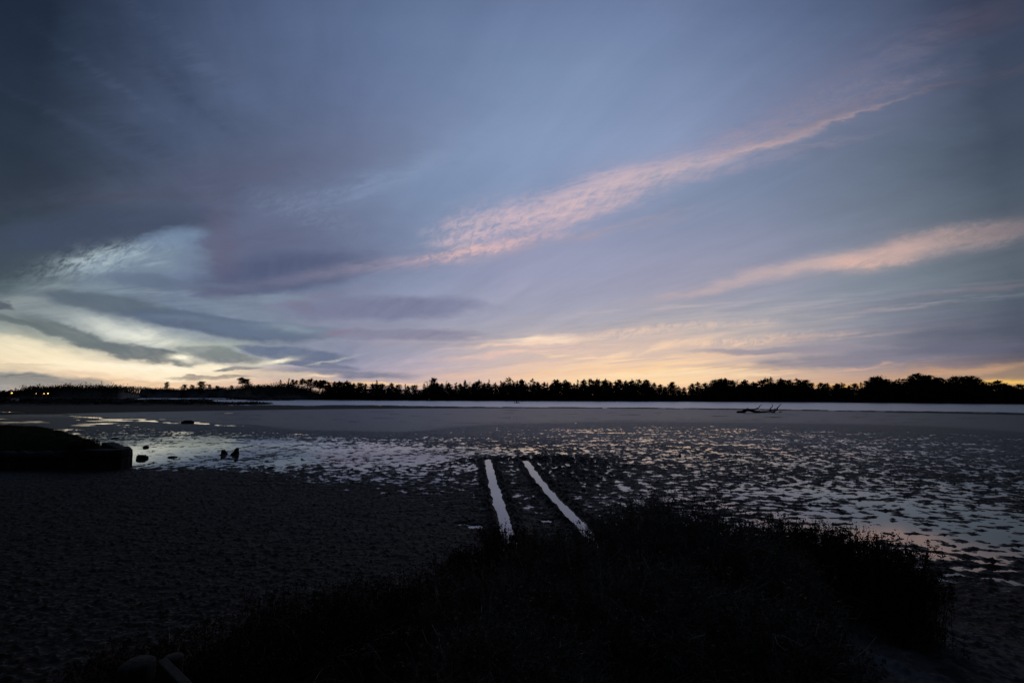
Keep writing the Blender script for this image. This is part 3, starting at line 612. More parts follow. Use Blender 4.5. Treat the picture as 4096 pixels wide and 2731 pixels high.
# the skyline from left to right: bearing, top, kind, width factor
S = [(58,1550,'bare',1.2),(90,1537,'bare',.8),(115,1546,'bushy',1.6),(140,1547,'round',.9),(172,1550,'bushy',1.3),(256,1530,'bare',1.3),(273,1527,'bare',1.2),(316,1532,'bare',1.3),(338,1525,'bare',1.1),(360,1531,'bare',1.2),(404,1521,'bare',.8),
 (470,1543,'spire',1),(560,1543,'spire',1),(663,1527,'broad',.9),(733,1537,'round',.7),(766,1538,'round',.7),(803,1525,'broad',.9),(836,1537,'broad',.7),(868,1542,'round',.7),(925,1541,'round',.7),
 (968,1508,'tall',1.1),(986,1515,'broad',.8),(1005,1527,'bare',.9),(1032,1537,'round',.7),(1050,1541,'bushy',1),(1090,1538,'bare',1.0),
 (1119,1517,'spire',2.0),(1151,1511,'spire',1.3),(1168,1516,'bushy',1.1),(1182,1519,'tall',1.0),(1206,1513,'tall',1.5),(1227,1515,'tall',1.2),(1241,1510,'spire',2.0),(1262,1518,'tall',1.2),(1276,1518,'tall',1.3),(1288,1519,'tall',1.6),
 (1313,1528,'bushy',1),(1334,1524,'bushy',1.1),(1352,1523,'bushy',1.2),(1370,1528,'round',.8),(1383,1521,'bushy',1.2),(1397,1526,'bare',.8),(1412,1531,'bushy',1.2),(1440,1531,'round',.8),(1462,1533,'bushy',1),(1486,1532,'bushy',1.1),(1507,1518,'spire',1.0),(1528,1534,'round',.8),(1562,1530,'bushy',1.2),(1590,1538,'round',.8),(1619,1533,'spire',1.1),(1633,1541,'bushy',1.1),(1655,1540,'round',.8),
 (1694,1530,'spire',1.3),(1712,1521,'bare',.9),(1733,1512,'broad',.7),(1750,1527,'bushy',1),(1768,1532,'bushy',1.2),(1782,1520,'bare',.6),(1797,1530,'bushy',1.3),(1823,1527,'spire',1.4),(1843,1532,'bushy',1.2),(1861,1518,'bushy',.6),(1879,1525,'bare',.9),(1896,1531,'bushy',1.1),(1916,1519,'bushy',1.1),(1938,1531,'bushy',1),(1956,1514,'spire',.7),(1980,1527,'spire',1.3),(2003,1520,'spire',1.2),(2018,1525,'bushy',1.1),
 (2035,1507,'ragged',1.0),(2054,1518,'spire',1.2),(2066,1519,'spire',1.1),(2083,1516,'bushy',.9),(2092,1516,'bushy',.9),(2104,1529,'ragged',1),(2130,1512,'ragged',1.1),(2154,1525,'bushy',.8),(2175,1527,'bushy',1.1),(2192,1527,'spire',1.0),(2206,1530,'bushy',.9),
 (2219,1517,'bushy',1.1),(2232,1516,'bushy',1.1),(2256,1516,'spire',2.0),(2269,1520,'bushy',1.1),(2297,1530,'spire',1.4),(2310,1515,'spire',1.1),(2337,1516,'bushy',1.1),(2356,1512,'spire',1.8),(2367,1515,'bushy',1.2),(2386,1514,'bushy',1),(2395,1514,'spire',1.6),(2421,1515,'bushy',1.2),(2440,1524,'bushy',1),
 (2463,1523,'bushy',1),(2479,1518,'broad',.7),(2502,1520,'bushy',1),(2527,1517,'bushy',1.1),(2557,1515,'ragged',1.4),(2574,1521,'ragged',1.0),(2590,1519,'broad',.8),(2618,1531,'round',.7),(2640,1535,'bushy',1.2),(2662,1545,'round',.6),(2690,1528,'broad',.8),(2716,1543,'ragged',1.1),(2738,1548,'round',.6),
 (2768,1532,'bushy',1.1),(2795,1526,'bushy',1),(2820,1529,'bushy',1.1),(2842,1533,'bare',.9),(2862,1518,'round',.7),(2888,1514,'broad',.8),(2910,1512,'bushy',1.3),(2932,1521,'round',.7),(2953,1517,'bare',.9),(2985,1518,'bushy',1.4),(3016,1526,'bushy',1.1),(3030,1531,'bushy',.9),(3062,1512,'bushy',1.3),
 (3080,1512,'spire',2.0),(3091,1505,'spire',1.7),(3130,1512,'bushy',1.3),(3160,1520,'broad',.7),(3194,1513,'ragged',1.6),(3224,1520,'broad',.8),(3246,1532,'round',.6),(3285,1531,'broad',.8),(3305,1532,'round',.7),(3345,1535,'broad',.8),(3368,1530,'ragged',1.4),(3400,1541,'round',.6),(3424,1533,'umbrella',.8),(3446,1526,'spire',1.5),(3470,1523,'broad',.7),
 (3500,1509,'broad',.8),(3519,1505,'broad',.9),(3548,1516,'broad',.9),(3575,1525,'round',.7),(3604,1513,'ragged',1.4),(3652,1504,'round',.7),(3685,1494,'broad',.9),(3704,1500,'broad',.8),(3721,1498,'ragged',1.4),(3752,1510,'round',.8),(3778,1511,'ragged',1.1),(3796,1513,'spire',2),(3820,1506,'broad',.8),(3850,1507,'round',.8),(3879,1504,'broad',.9),(3908,1515,'broad',.8),(3937,1528,'broad',.7),(3966,1527,'ragged',1.3),(3994,1521,'umbrella',.9),(4024,1532,'broad',.7),(4052,1539,'round',.7),(4088,1537,'broad',.8)]
MARKS = [(-60, 'left edge of the photo'), (60, 'pale shed on the far left'), (404, 'leaning dead tree'), (663, 'lone umbrella tree'), (968, 'tall left pine on the dune'), (1250, 'glowing gap between trunks'), (1507, 'thin spire over the glow strip'), (1717, 'white marker board'),
         (1956, 'thin needle spire above the left rut'), (2130, 'ragged tree with arms'), (2310, 'small spire right of the ruts'), (2557, 'forked pine in mid forest'), (2738, 'low dip in the forest'), (3050, 'driftwood branch'), (3424, 'thin gold notch in the forest'), (3685, 'highest crown of the right wood'), (3994, 'umbrella pine at the right'), (4150, 'right edge of the photo')]
ORD = ['next', 'second', 'third', 'fourth', 'fifth', 'sixth', 'seventh', 'eighth', 'ninth', 'tenth', 'eleventh', 'twelfth', 'thirteenth', 'fourteenth', 'fifteenth', 'sixteenth']
DESC = dict(bushy='bushy dark pine', spire='slim spire topped pine', ragged='ragged open pine', umbrella='umbrella topped tree', round='low rounded tree', tall='bare stemmed pine', bare='leafless pale tree', broad='broad spreading tree')
SPECIAL = {58: 'tiny leafless tree above the pale shed on the far left', 404: 'leaning dead tree with swept twigs on the left dune', 663: 'lone umbrella shaped tree on the low left skyline', 968: 'tallest open crowned pine on the left skyline',
           1956: 'thin needle like spire pine beyond the left wheel rut', 2130: 'ragged pine with upswept arms standing clear beyond the ruts', 2310: 'small pointed spire pine right of the wheel ruts', 3685: 'highest broad crown of the dark wood at the right',
           3994: 'flat topped umbrella pine against yellow sky at the right', 1241: 'dark pine over the glowing gap, pointed tip', 2035: 'pine with a hooked top beyond the two wheel ruts', 2557: 'forked open pine in the middle of the forest'}
left_cnt = {}
for i, (X, Y, kind, wf) in enumerate(S):
    D = float(far_r(X)) + (10 + (i * 7919 % 13))
    if X < 620: D = float(far_r(X)) + 24 + (i % 3)
    elif X < 1300: D = float(far_r(X)) + 20 + (i * 31 % 9)
    p = at(X, HZ, D); z = tz(p.x, p.y) - .15; top = at(X, Y, D).z
    if X in SPECIAL: lab = SPECIAL[X]
    else:
        m = max([q for q in MARKS if q[0] <= X]); seq = [q[0] for q in S if q[0] > m[0] and q[0] <= X]
        nth = len(seq) - 1
        lab = '%s, %s tree right of the %s' % (DESC[kind], ORD[min(nth, 15)], m[1])
    grp = 'trees of the far shore'
    place_tree(kind, i, (p.x, p.y, z), max(top - z, 1.5), wf * (2.0 if 700 < X < 1010 and kind != 'bare' else 1.35 if (X > 2700 or X < 1300) and kind != 'bare' else 1.25), i * 2.4, lab, grp)

# the mass of the wood behind and between them: one uncountable dark belt
SKX = [s_[0] for s_ in S if s_[2] != 'bare' and s_[0] > 600]; SKY = [s_[1] for s_ in S if s_[2] != 'bare' and s_[0] > 600]
r_ = np.random.default_rng(5); parts = []
X = 1290.0
while X < 4500:
    ys = float(np.interp(X, SKX, SKY)); lo_ = max(ys, float(np.interp(X, [1290, 1330], [1550, 0])))
    for q in range(2):
        Y = lo_ + r_.uniform(11, 28) + q * 12; D = float(far_r(X)) + r_.uniform(4, 9) + (1 - q) * 12
        p = at(X, HZ, D); top = at(X, Y, D).z; z = .4; h = max(top - z, 2.0)
        kk = ['bushy', 'broad', 'round', 'bushy'][r_.integers(4)]; c = PROTO[kk][r_.integers(3)][1]
        a = r_.uniform(0, 6.28); w_ = h / 10 * r_.uniform(1.3, 1.8); ca, sa = math.cos(a), math.sin(a)
        co = c[0].reshape(-1, 4, 3)[::2].reshape(-1, 3); cc = np.stack([(co[:, 0] * ca - co[:, 1] * sa) * w_ + p.x, (co[:, 0] * sa + co[:, 1] * ca) * w_ + p.y, co[:, 2] * h / 10 + z], 1)
        parts.append((cc, np.arange(len(cc)).reshape(-1, 4)))
    X += r_.uniform(9, 17)
w_co, w_f = merge(parts)
tag(np_mesh('wood', w_co, w_f, LEAF), 'dense dark belt of lower trees filling the far shore forest', 'wood', None, 'stuff')
# scrub along the ridge on the left and low saltmarsh growth along the shoreline
cen = []
for X in np.arange(-500, 1300, 3.0):
    D = float(far_r(X)) + 26 + r_.normal() * 7; p = at(X, HZ, D); z = tz(p.x, p.y)
    hh = (.9 if X > 100 else .5) * (1.5 if 1090 < X < 1240 else 1)
    cen.append(r_.normal(size=(90, 3)) * np.array([1.6, 2.0, hh * .8]) + np.array([p.x, p.y, z + .4]))
c = quads(np.concatenate(cen), .22, r_, 1.3)
tag(np_mesh('scrub', *c, LEAF), 'dark low scrub covering the dunes on the left shore', 'scrub', None, 'stuff')
cen = []
for X in np.arange(-500, 4600, 2.2):
    D = float(far_r(X)) * 1.012 + abs(r_.normal()) * 4 + 1.0; p = at(X, HZ, D)
    g_ = .5 + .5 * math.sin(X / 37) * math.sin(X / 11.3); cen.append(r_.normal(size=(26, 3)) * np.array([.8, 1.0, .22 + .2 * g_]) + np.array([p.x, p.y, .35 + .25 * g_]))
for X, Y in zip(r_.uniform(-200, 1180, 900), r_.uniform(1597, 1620, 900)):
    p = ground(X, Y); z = tz(p.x, p.y)
    if z > -.02: cen.append(r_.normal(size=(18, 3)) * np.array([1.0, 1.2, .10]) + np.array([p.x, p.y, z + .1]))
c = quads(np.concatenate(cen), .22, r_, 1.4)
MARSH = mat('marsh_growth', (.04, .03, .02), .9, .05, lambda b, t: L.new(ramp(NZ(pos(), .12, 4), (.4, (.022, .016, .011)), (.65, (.09, .075, .05))), b.inputs['Base Color']))
tag(np_mesh('marsh_grass', *c, MARSH), 'brown saltmarsh growth along the edge of the far shore', 'marsh grass', None, 'stuff')

# ------------------------------------------------------------------ far things
HILL = mat('far_hill', (.45, .5, .62), 1, 0)  # pale blue base colour stands in for distance haze
co = []; n_ = 40
for i in range(n_):
    X = -900 + i * 25.5; t = i / (n_ - 1); Y = 1556 + 14 * t ** 3 + 2 * math.sin(i * .9)
    D = 6500; a = at(X, Y, D); co += [(a.x, a.y - 400, -3), (a.x, a.y, a.z), (a.x, a.y + 500, -3)]
f = [(3 * i + j, 3 * i + 3 + j, 3 * i + 4 + j, 3 * i + 1 + j) for i in range(n_ - 1) for j in (0, 1)]
tag(np_mesh('hills', co, f, HILL, smooth=True), kind='structure')

GLOW = bpy.data.materials.new('lamp_glow'); GLOW.use_nodes = True; nn = GLOW.node_tree.nodes; nn.clear()
em = nn.new('ShaderNodeEmission'); em.inputs[0].default_value = (1, .50, .12, 1); em.inputs[1].default_value = 5.0
ou = nn.new('ShaderNodeOutputMaterial'); GLOW.node_tree.links.new(em.outputs[0], ou.inputs[0])
import bmesh
def bm_obj(name, bm, m, parent=None, smooth=False, bevel=0):
    if bevel: bmesh.ops.bevel(bm, geom=list(bm.edges), offset=bevel, segments=2, affect='EDGES', profile=.6)
    me = bpy.data.meshes.new(name); bm.to_mesh(me); bm.free(); me.materials.append(m)
    for p in me.polygons: p.use_smooth = smooth
    o = bpy.data.objects.new(name, me); COL.objects.link(o)
    if parent is not None: o.parent = parent
    return o
def box(x0, x1, y0, y1, z0, z1):
    bm = bmesh.new(); bmesh.ops.create_cube(bm, size=1)
    for v in bm.verts: v.co = ((x0 + x1) / 2 + v.co.x * (x1 - x0), (y0 + y1) / 2 + v.co.y * (y1 - y0), (z0 + z1) / 2 + v.co.z * (z1 - z0))
    return bm
METAL = mat('galvanised_post', (.2, .2, .2), .5, .5); PALE = mat('pale_paint', (.55, .56, .58), .6, .3); WHITE = mat('white_board', (.8, .8, .8), .5, .4)
for X, Y, s_, lab in ((42, 1571.5, .75, 'glowing orange lamp furthest left, beside the pale shed'), (140, 1573.5, .3, 'faint red orange lamp, leftmost of the lamp row below the dune'),
                      (171, 1574, .5, 'dim orange lamp in the middle of the lamp row below the dune'), (187, 1573, .7, 'brightest orange lamp at the right end of the lamp row')):
    D = float(far_r(X)) + 5; p = at(X, Y, D); z = tz(p.x, p.y)
    lp = empty('street_lamp', (p.x, p.y, z), 0, lab, 'lamp', 'orange lamps on the far left shore')
    co, f = polyline_tube([(0, 0, -.2), (0, 0, p.z - z - .1), (.25, 0, p.z - z + .15), (.5, 0, p.z - z + .12)], [.06, .05, .04, .04], 6); np_mesh('post', co, f, METAL, lp)
    bm = bmesh.new(); bmesh.ops.create_uvsphere(bm, u_segments=10, v_segments=6, radius=.26 * s_)
    for v in bm.verts: v.co += Vector((.5, 0, p.z - z))
    bm_obj('lamp_head', bm, GLOW, lp, True)
p = at(62, 1577, float(far_r(62)) + 3); z = tz(p.x, p.y)
sh = empty('shed', (p.x, p.y, z), .3, 'small pale shed with a pitched roof on the far left shore', 'shed')
bm_obj('wall', box(-.9, .9, -.6, .6, 0, .9), PALE, sh)
bm = bmesh.new(); vs_ = [bm.verts.new(v) for v in ((-1, -.7, .9), (1, -.7, .9), (1, .7, .9), (-1, .7, .9), (-1, 0, 1.35), (1, 0, 1.35))]
for q in ((0, 1, 5, 4), (2, 3, 4, 5), (0, 4, 3), (1, 2, 5), (3, 2, 1, 0)): bm.faces.new([vs_[i] for i in q])
bm_obj('roof', bm, METAL, sh); bm_obj('door', box(-.25, .2, -.64, -.602, 0, .75), BARK, sh)
p = at(1717, 1593, float(far_r(1717)) + 1.5); z = tz(p.x, p.y)
mk = empty('marker_board', (p.x, p.y, z), 0, 'small white marker board at the edge of the far shore', 'sign')
bm_obj('board', box(-.36, .36, -.03, .03, .55, 1.15), WHITE, mk)
for sx in (-.25, .25): bm_obj('post', box(sx - .035, sx + .035, .032, .1, -.2, 1.1), BARK, mk)

# driftwood branch, traced in its own upright plane and given depth
WET = mat('wet_wood', (.02, .018, .016), .9, .05, lambda b, t: L.new(ramp(NZ(pos(), 5, 4), (.35, (.012, .011, .010)), (.65, (.035, .030, .026))), b.inputs['Base Color']))
DD = CAMZ * F / (1650 - HZ)
dp = at(3030, 1650, DD); dp.z = 0
def dtr(zx, zy): 
    q = at(2900 + zx / 7.84, 1590 + zy / 7.84, DD); return Vector((q.x - dp.x, 0, q.z))
def limb(pts, r0, r1, dep):
    out = []
    for i, (a, b) in enumerate(pts): v = dtr(a, b); v.y = dep * i + .12 * math.sin(i * 2.1 + dep); out.append(v)
    n = len(out); return polyline_tube([tuple(v) for v in out], [r0 + (r1 - r0) * i / (n - 1) for i in range(n)], 7)
dw = empty('driftwood', dp, 0, 'long dead driftwood branch lying on the mud with raised limbs', 'driftwood')
np_mesh('trunk', *limb([(405, 480), (480, 465), (560, 455), (640, 410), (720, 380), (800, 390), (900, 425), (1000, 440), (1100, 455), (1220, 455), (1350, 445), (1450, 440), (1560, 450), (1660, 468)], .30, .07, .05), WET, dw, True)
for pts, a, b, d in (([(690, 385), (745, 322)], .16, .05, .1), ([(860, 385), (930, 365), (1010, 325), (1050, 285), (1068, 235), (1105, 215)], .11, .03, -.1), ([(1010, 325), (1050, 330)], .06, .02, .1),
                     ([(1400, 430), (1440, 350), (1500, 270), (1512, 190)], .10, .03, .1), ([(1420, 425), (1500, 375), (1600, 325)], .09, .03, -.12),
                     ([(1500, 445), (1570, 425), (1640, 380), (1700, 310), (1760, 270), (1820, 190)], .14, .04, .12), ([(1040, 440), (1085, 405)], .08, .04, -.1)):
    np_mesh('branch', *limb(pts, a, b, d), WET, dw, True)
p = ground(3123, 1649.5)
tag(np_mesh('wood_scrap', *polyline_tube([(-.3, 0, .03), (-.05, .05, .12), (.3, 0, .16)], [.05, .08, .03], 6), WET, loc=p), 'small scrap of wood just right of the driftwood branch', 'driftwood')
# snag standing in the channel
p = ground(2066, 1612); sn = empty('snag', (p.x, p.y, 0), 0, 'small forked snag sticking out of the channel water', 'driftwood'); k_ = p.y / F
np_mesh('trunk', *polyline_tube([(0, 0, -.3), (0, 0, 3 * k_), (-1 * k_, .1, 8 * k_), (1 * k_, .2, 12 * k_)], [.25, .2, .14, .05], 6), WET, sn)
np_mesh('branch', *polyline_tube([(0, 0, 0), (6 * k_, .1, 2.4 * k_), (10 * k_, 0, 1.6 * k_), (14 * k_, 0, .2 * k_)], [.22, .14, .12, .06], 6), WET, sn)
np_mesh('branch', *polyline_tube([(-9 * k_, 0, -.2), (-7.5 * k_, 0, 2 * k_), (-8 * k_, .1, 5 * k_)], [.2, .16, .06], 6), WET, sn)

# ------------------------------------------------------------------ stones, stumps, wall and grass bank on the left
def rock(name, X, Y, wpx, hpx, seed, label, cat='rock', group=None, m=None, sx=1, point=0):
    p = ground(X, Y); k = p.y / F; bm = bmesh.new(); bmesh.ops.create_icosphere(bm, subdivisions=4, radius=1); r = np.random.default_rng(seed)
    from mathutils import noise
    o_ = Vector(r.uniform(-9, 9, 3))
    for v in bm.verts:
        d = v.co.copy(); n = noise.fractal(d * 1.1 + o_, 1, 2, 4) * .30; c = noise.cell(d * 1.6 + o_) * .18
        v.co = d * (1 + n + c)
        z = v.co.z; tp = 1 - point * max(z, 0) * .85
        v.co.x = v.co.x * wpx * .5 * k * tp + point * max(z, 0) * sx * wpx * .35 * k; v.co.y *= wpx * .4 * k * tp; v.co.z = z * hpx * .62 * k + hpx * .25 * k
    o = bm_obj(name, bm, m or STONE, None, True); o.location = p
    return tag(o, label, cat, group)
STONE = mat('wet_stone', (.03, .03, .03), .7, .25, lambda b, t: (L.new(ramp(NZ(pos(), 6, 5), (.35, (.014, .014, .013)), (.65, (.05, .048, .045))), b.inputs['Base Color']), bump(b, NZ(pos(), 14, 5, .6), .6, .03)))
rock('rock', 568, 1834, 38, 18, 1, 'largest dark rock in the shallows right of the grassy bank')
rock('rock', 583, 1790, 20, 8, 2, 'flat dark stone in the shallows behind the largest rock')
rock('rock', 458, 1754, 26, 6, 3, 'thin dark slab lying in bright water beside the grass tuft')
rock('rock', 690, 1829, 34, 5, 8, 'low dark mud stone barely above the water left of the stumps')
rock('rock', 1084, 1870, 26, 5, 9, 'small dark stone at the edge of the dry mud')
rock('rock', 1632, 1878, 14, 5, 10, 'small dark stone in the shallows left of the ruts')
rock('rock', 70, 2026, 70, 12, 11, 'faint grey flat stone on the dark mud at the far left')
rock('rock', 1882, 2086, 34, 14, 12, 'dark stone beside the small pool left of the ruts')
rock('rock', 2720, 1822, 9, 8, 15, 'small knob of mud on the flat right of the ruts')
def stump(X, Y, hw, hh, mir, label):
    p = ground(X, Y); k = p.y / F; o = empty('broken_post', (p.x, p.y, 0), 0, label, 'stump', 'pair of jagged stumps in the shallows')
    bm = bmesh.new(); outline = [(-.5, -.2), (-.55, .25), (-.1, .45), (.15, .8), (.42, 1.0), (.5, .55), (.46, -.2)]
    f0 = [bm.verts.new((a * hw * 2 * k * mir, -.10, b * hh * k)) for a, b in outline]; f1 = [bm.verts.new((a * hw * 1.8 * k * mir, .14, b * hh * k * .94)) for a, b in outline]
    bm.faces.new(f0); bm.faces.new(f1[::-1])
    for i in range(len(f0)): j = (i + 1) % len(f0); bm.faces.new((f0[j], f0[i], f1[i], f1[j]))
    bmesh.ops.recalc_face_normals(bm, faces=bm.faces[:]); bmesh.ops.subdivide_edges(bm, edges=bm.edges[:], cuts=2, use_grid_fill=True)
    for v in bm.verts: v.co += Vector(np.random.default_rng(int(abs(v.co.x * 9e3) + abs(v.co.z * 7e3))).normal(0, .008, 3))
    bm_obj('stump', bm, WET, o)
    bm = bmesh.new(); bmesh.ops.create_icosphere(bm, subdivisions=3, radius=1)
    for v in bm.verts: v.co = Vector((v.co.x * hw * 1.5 * k, v.co.y * .25, v.co.z * .06 * (1 + .3 * math.sin(v.co.x * 7))))
    bm_obj('mud_collar', bm, MUD, o, True)
stump(896, 1818, 8, 20, -1, 'smaller jagged stump, left one of the pair in the shallows')
stump(940, 1818, 10, 28, 1, 'taller jagged stump, right one of the pair in the shallows')
p = ground(748, 1694); k_ = p.y / F
tag(np_mesh('log', *polyline_tube([(-23 * k_, 0, .08), (-12 * k_, .1, .12), (0, .15, .13), (12 * k_, .1, .13), (24 * k_, 0, .1)], [.12, .2, .2, .2, .14], 9), WET, smooth=True, loc=p), 'dark log lying along the pale creek line on the left flats', 'log')

def rough_box(name, a, b, z0, z1, th, m, parent, amp=.03, res=.08, seed=0):
    """weathered block whose front runs from a to b (xy), thickness th away from the viewer"""
    a = Vector((*a, 0)); b = Vector((*b, 0)); ln = (b - a).length; u = (b - a) / ln; w = Vector((-u.y, u.x, 0))
    if w.y < 0: w = -w
    nx, ny, nz = max(2, int(ln / res)), max(2, int(th / res)), max(2, int((z1 - z0) / res)); vid = {}; co = []; fs = []
    def V(i, j, k):
        if (i, j, k) not in vid:
            P_ = a + u * (ln * i / nx) + w * (th * j / ny) + Vector((0, 0, z0 + (z1 - z0) * k / nz)); vid[(i, j, k)] = len(co); co.append(P_)
        return vid[(i, j, k)]
    for i in range(nx):
        for k in range(nz): fs += [(V(i, 0, k), V(i + 1, 0, k), V(i + 1, 0, k + 1), V(i, 0, k + 1)), (V(i + 1, ny, k), V(i, ny, k), V(i, ny, k + 1), V(i + 1, ny, k + 1))]
        for j in range(ny): fs += [(V(i, j, nz), V(i + 1, j, nz), V(i + 1, j + 1, nz), V(i, j + 1, nz)), (V(i + 1, j, 0), V(i, j, 0), V(i, j + 1, 0), V(i + 1, j + 1, 0))]
    for j in range(ny):
        for k in range(nz): fs += [(V(nx, j, k), V(nx, j + 1, k), V(nx, j + 1, k + 1), V(nx, j, k + 1)), (V(0, j + 1, k), V(0, j, k), V(0, j, k + 1), V(0, j + 1, k + 1))]
    from mathutils import noise
    out = []
    for c in co: q = c * 2.2 + Vector((seed, 0, 0)); out.append(c + Vector((noise.fractal(q, 1, 2, 4), noise.fractal(q + Vector((5, 1, 2)), 1, 2, 4), noise.fractal(q + Vector((2, 7, 3)), 1, 2, 4))) * amp)
    return np_mesh(name, [tuple(v) for v in out], fs, m, parent, True)
CONC = mat('old_concrete', (.06, .058, .055), .85, .15, lambda b, t: (L.new(ramp(NZ(pos(), 2.5, 6, .65), (.3, (.015, .014, .013)), (.55, (.034, .032, .03)), (.75, (.075, .073, .07))), b.inputs['Base Color']), bump(b, NZ(pos(), 16, 5, .6), .5, .02)))
K1 = ground(483, 1800, .74); K2 = ground(268, 1809, .70)
rw = empty('retaining_wall', (0, 0, 0), 0, 'old stone retaining wall with a squared corner below the grassy bank', 'wall')
rough_box('cap', (K2.x, K1.y - .05), (K1.x, K1.y), .47, .74, .5, CONC, rw, .025, .07, 1)
rough_box('wall', (-30, K1.y + .06), (K1.x - .04, K1.y + .06), -.1, .466, .45, CONC, rw, .045, .1, 2)
rough_box('side_wall', (K1.x - .45, K1.y + .52), (K1.x - 3.6, K1.y + 3.2), -.1, .70, .4, CONC, rw, .04, .1, 3)
xx = K2.x - .25; i = 0
r_ = np.random.default_rng(33)
PL = ['beside the squared cap of the wall', 'second from the cap', 'third from the cap', 'fourth from the cap', 'fifth from the cap', 'sixth from the cap', 'seventh from the cap', 'eighth from the cap']
while xx > -22 and i < 8:
    w_ = r_.uniform(.3, .55); xx -= w_
    from mathutils import noise
    bm = bmesh.new(); bmesh.ops.create_icosphere(bm, subdivisions=3, radius=1)
    for v in bm.verts: n = 1 + .3 * noise.fractal(v.co * 1.2 + Vector((i * 3, 0, 0)), 1, 2, 3); v.co = Vector((v.co.x * w_ * n, v.co.y * .28 * n, v.co.z * r_.uniform(.16, .165) * n))
    o = bm_obj('wall_stone', bm, CONC, None, True); o.location = (xx, K1.y + .2, .52); tag(o, 'rough grey stone on the broken wall top, ' + PL[i], 'stone', 'stones along the broken wall top')
    xx -= w_ * .8; i += 1
# grassy bank behind the wall
def bank_h(x, y):
    e1 = y - (K1.y + .3); ax, ay = K1.x - .3, K1.y + .4; bx, by = K1.x - 3.9, K1.y + 3.5; nx_, ny_ = -(by - ay), (bx - ax); l_ = math.hypot(nx_, ny_); e2 = -((x - ax) * -nx_ + (y - ay) * -ny_) / l_
    e2 = ((x - ax) * nx_ + (y - ay) * ny_) / l_
    e3 = (K1.y + 7.5) - y - .15 * (x + 20)
    d = np.minimum(np.minimum(e1, e2), e3)
    return np.where(d > 0, .45 + .90 * (1 - np.exp(-np.maximum(d, 0) / 1.3)) + .07 * fbm(x / .9, y / .9, 3, 80), -.2 + np.maximum(d, -.4) * .8)
gx_, gy_ = np.meshgrid(np.linspace(-40, K1.x + .4, 260), np.linspace(K1.y - .1, K1.y + 10, 110), indexing='xy')
zb = bank_h(gx_.ravel(), gy_.ravel()); idx = np.arange(260 * 110).reshape(110, 260)
f = np.stack([idx[:-1, :-1].ravel(), idx[:-1, 1:].ravel(), idx[1:, 1:].ravel(), idx[1:, :-1].ravel()], 1)
TURF = mat('turf', (.02, .025, .01), .9, .05, lambda b, t: L.new(ramp(NZ(pos(), .8, 5, .6), (.35, (.012, .013, .006)), (.65, (.035, .038, .016))), b.inputs['Base Color']))
tag(np_mesh('grass_bank', np.stack([gx_.ravel(), gy_.ravel(), zb], 1), f, TURF, smooth=True), kind='structure')
GRASS = mat('grass_blades', (.02, .026, .01), .8, .1, lambda b, t: L.new(ramp(NZ(pos(), 1.2, 4, .6), (.35, (.012, .015, .006)), (.65, (.045, .048, .018))), b.inputs['Base Color']))
def blades(base, h, lean, r, rad=.004, k=4, drop=0.0):
    n = len(base); az = r.uniform(0, 6.283, n); t = np.linspace(0, 1, k)[None, :]; hh = (h * r.uniform(.55, 1.15, n))[:, None]; ln = (lean * np.abs(r.normal(0, 1, n)))[:, None] * hh
    P_ = np.zeros((n, k, 3)); P_[..., 0] = base[:, 0:1] + np.cos(az)[:, None] * ln * t ** 1.8; P_[..., 1] = base[:, 1:2] + np.sin(az)[:, None] * ln * t ** 1.8
    P_[..., 2] = base[:, 2:3] + hh * (t - drop * t ** 3); rr = rad * (1 - .8 * t) * np.ones((n, 1))
    return P_, rr
bx = r_.uniform(-32, K1.x, 30000); by = r_.uniform(K1.y + .2, K1.y + 7, 30000); bz = bank_h(bx, by); ok = bz > .3
P_, rr = blades(np.stack([bx, by, bz - .02], 1)[ok], .12, .5, r_, .007, 3)
tag(np_mesh('grass', *strands(P_, rr), GRASS), 'short dull green grass covering the bank above the wall', 'grass', None, 'stuff')
gt = ground(330, 1762, 1.05); n_ = 700
P_, rr = blades(np.stack([gt.x + r_.normal(0, .22, n_), gt.y + r_.normal(0, .3, n_), np.full(n_, .75)], 1), .36, .45, r_, .008, 4)
tag(np_mesh('grass_tuft', *strands(P_, rr), GRASS), 'shaggy grass tuft on the right end of the grassy bank', 'grass tuft')

# ------------------------------------------------------------------ foreground plants on the bank
def cols(name, lo, hi, sc=6.0, rough=.8):
    return mat(name, lo, rough, .12, lambda b, t: L.new(ramp(NZ(pos(), sc, 4, .6), (.35, lo), (.68, hi)), b.inputs['Base Color']))
TWIG = cols('shrub_twig', (.05, .042, .032), (.30, .25, .19), 7.0); TINY = cols('shrub_leaf', (.03, .030, .018), (.11, .10, .06), 8)
RED = cols('red_rush', (.06, .032, .025), (.32, .18, .14), 5); SEED = cols('seed_head', (.012, .007, .006), (.04, .02, .016), 9); DRY = cols('dry_blade', (.10, .09, .07), (.55, .50, .40), 2); PTWIG = cols('pale_twig', (.10, .09, .075), (.38, .34, .29), 2)

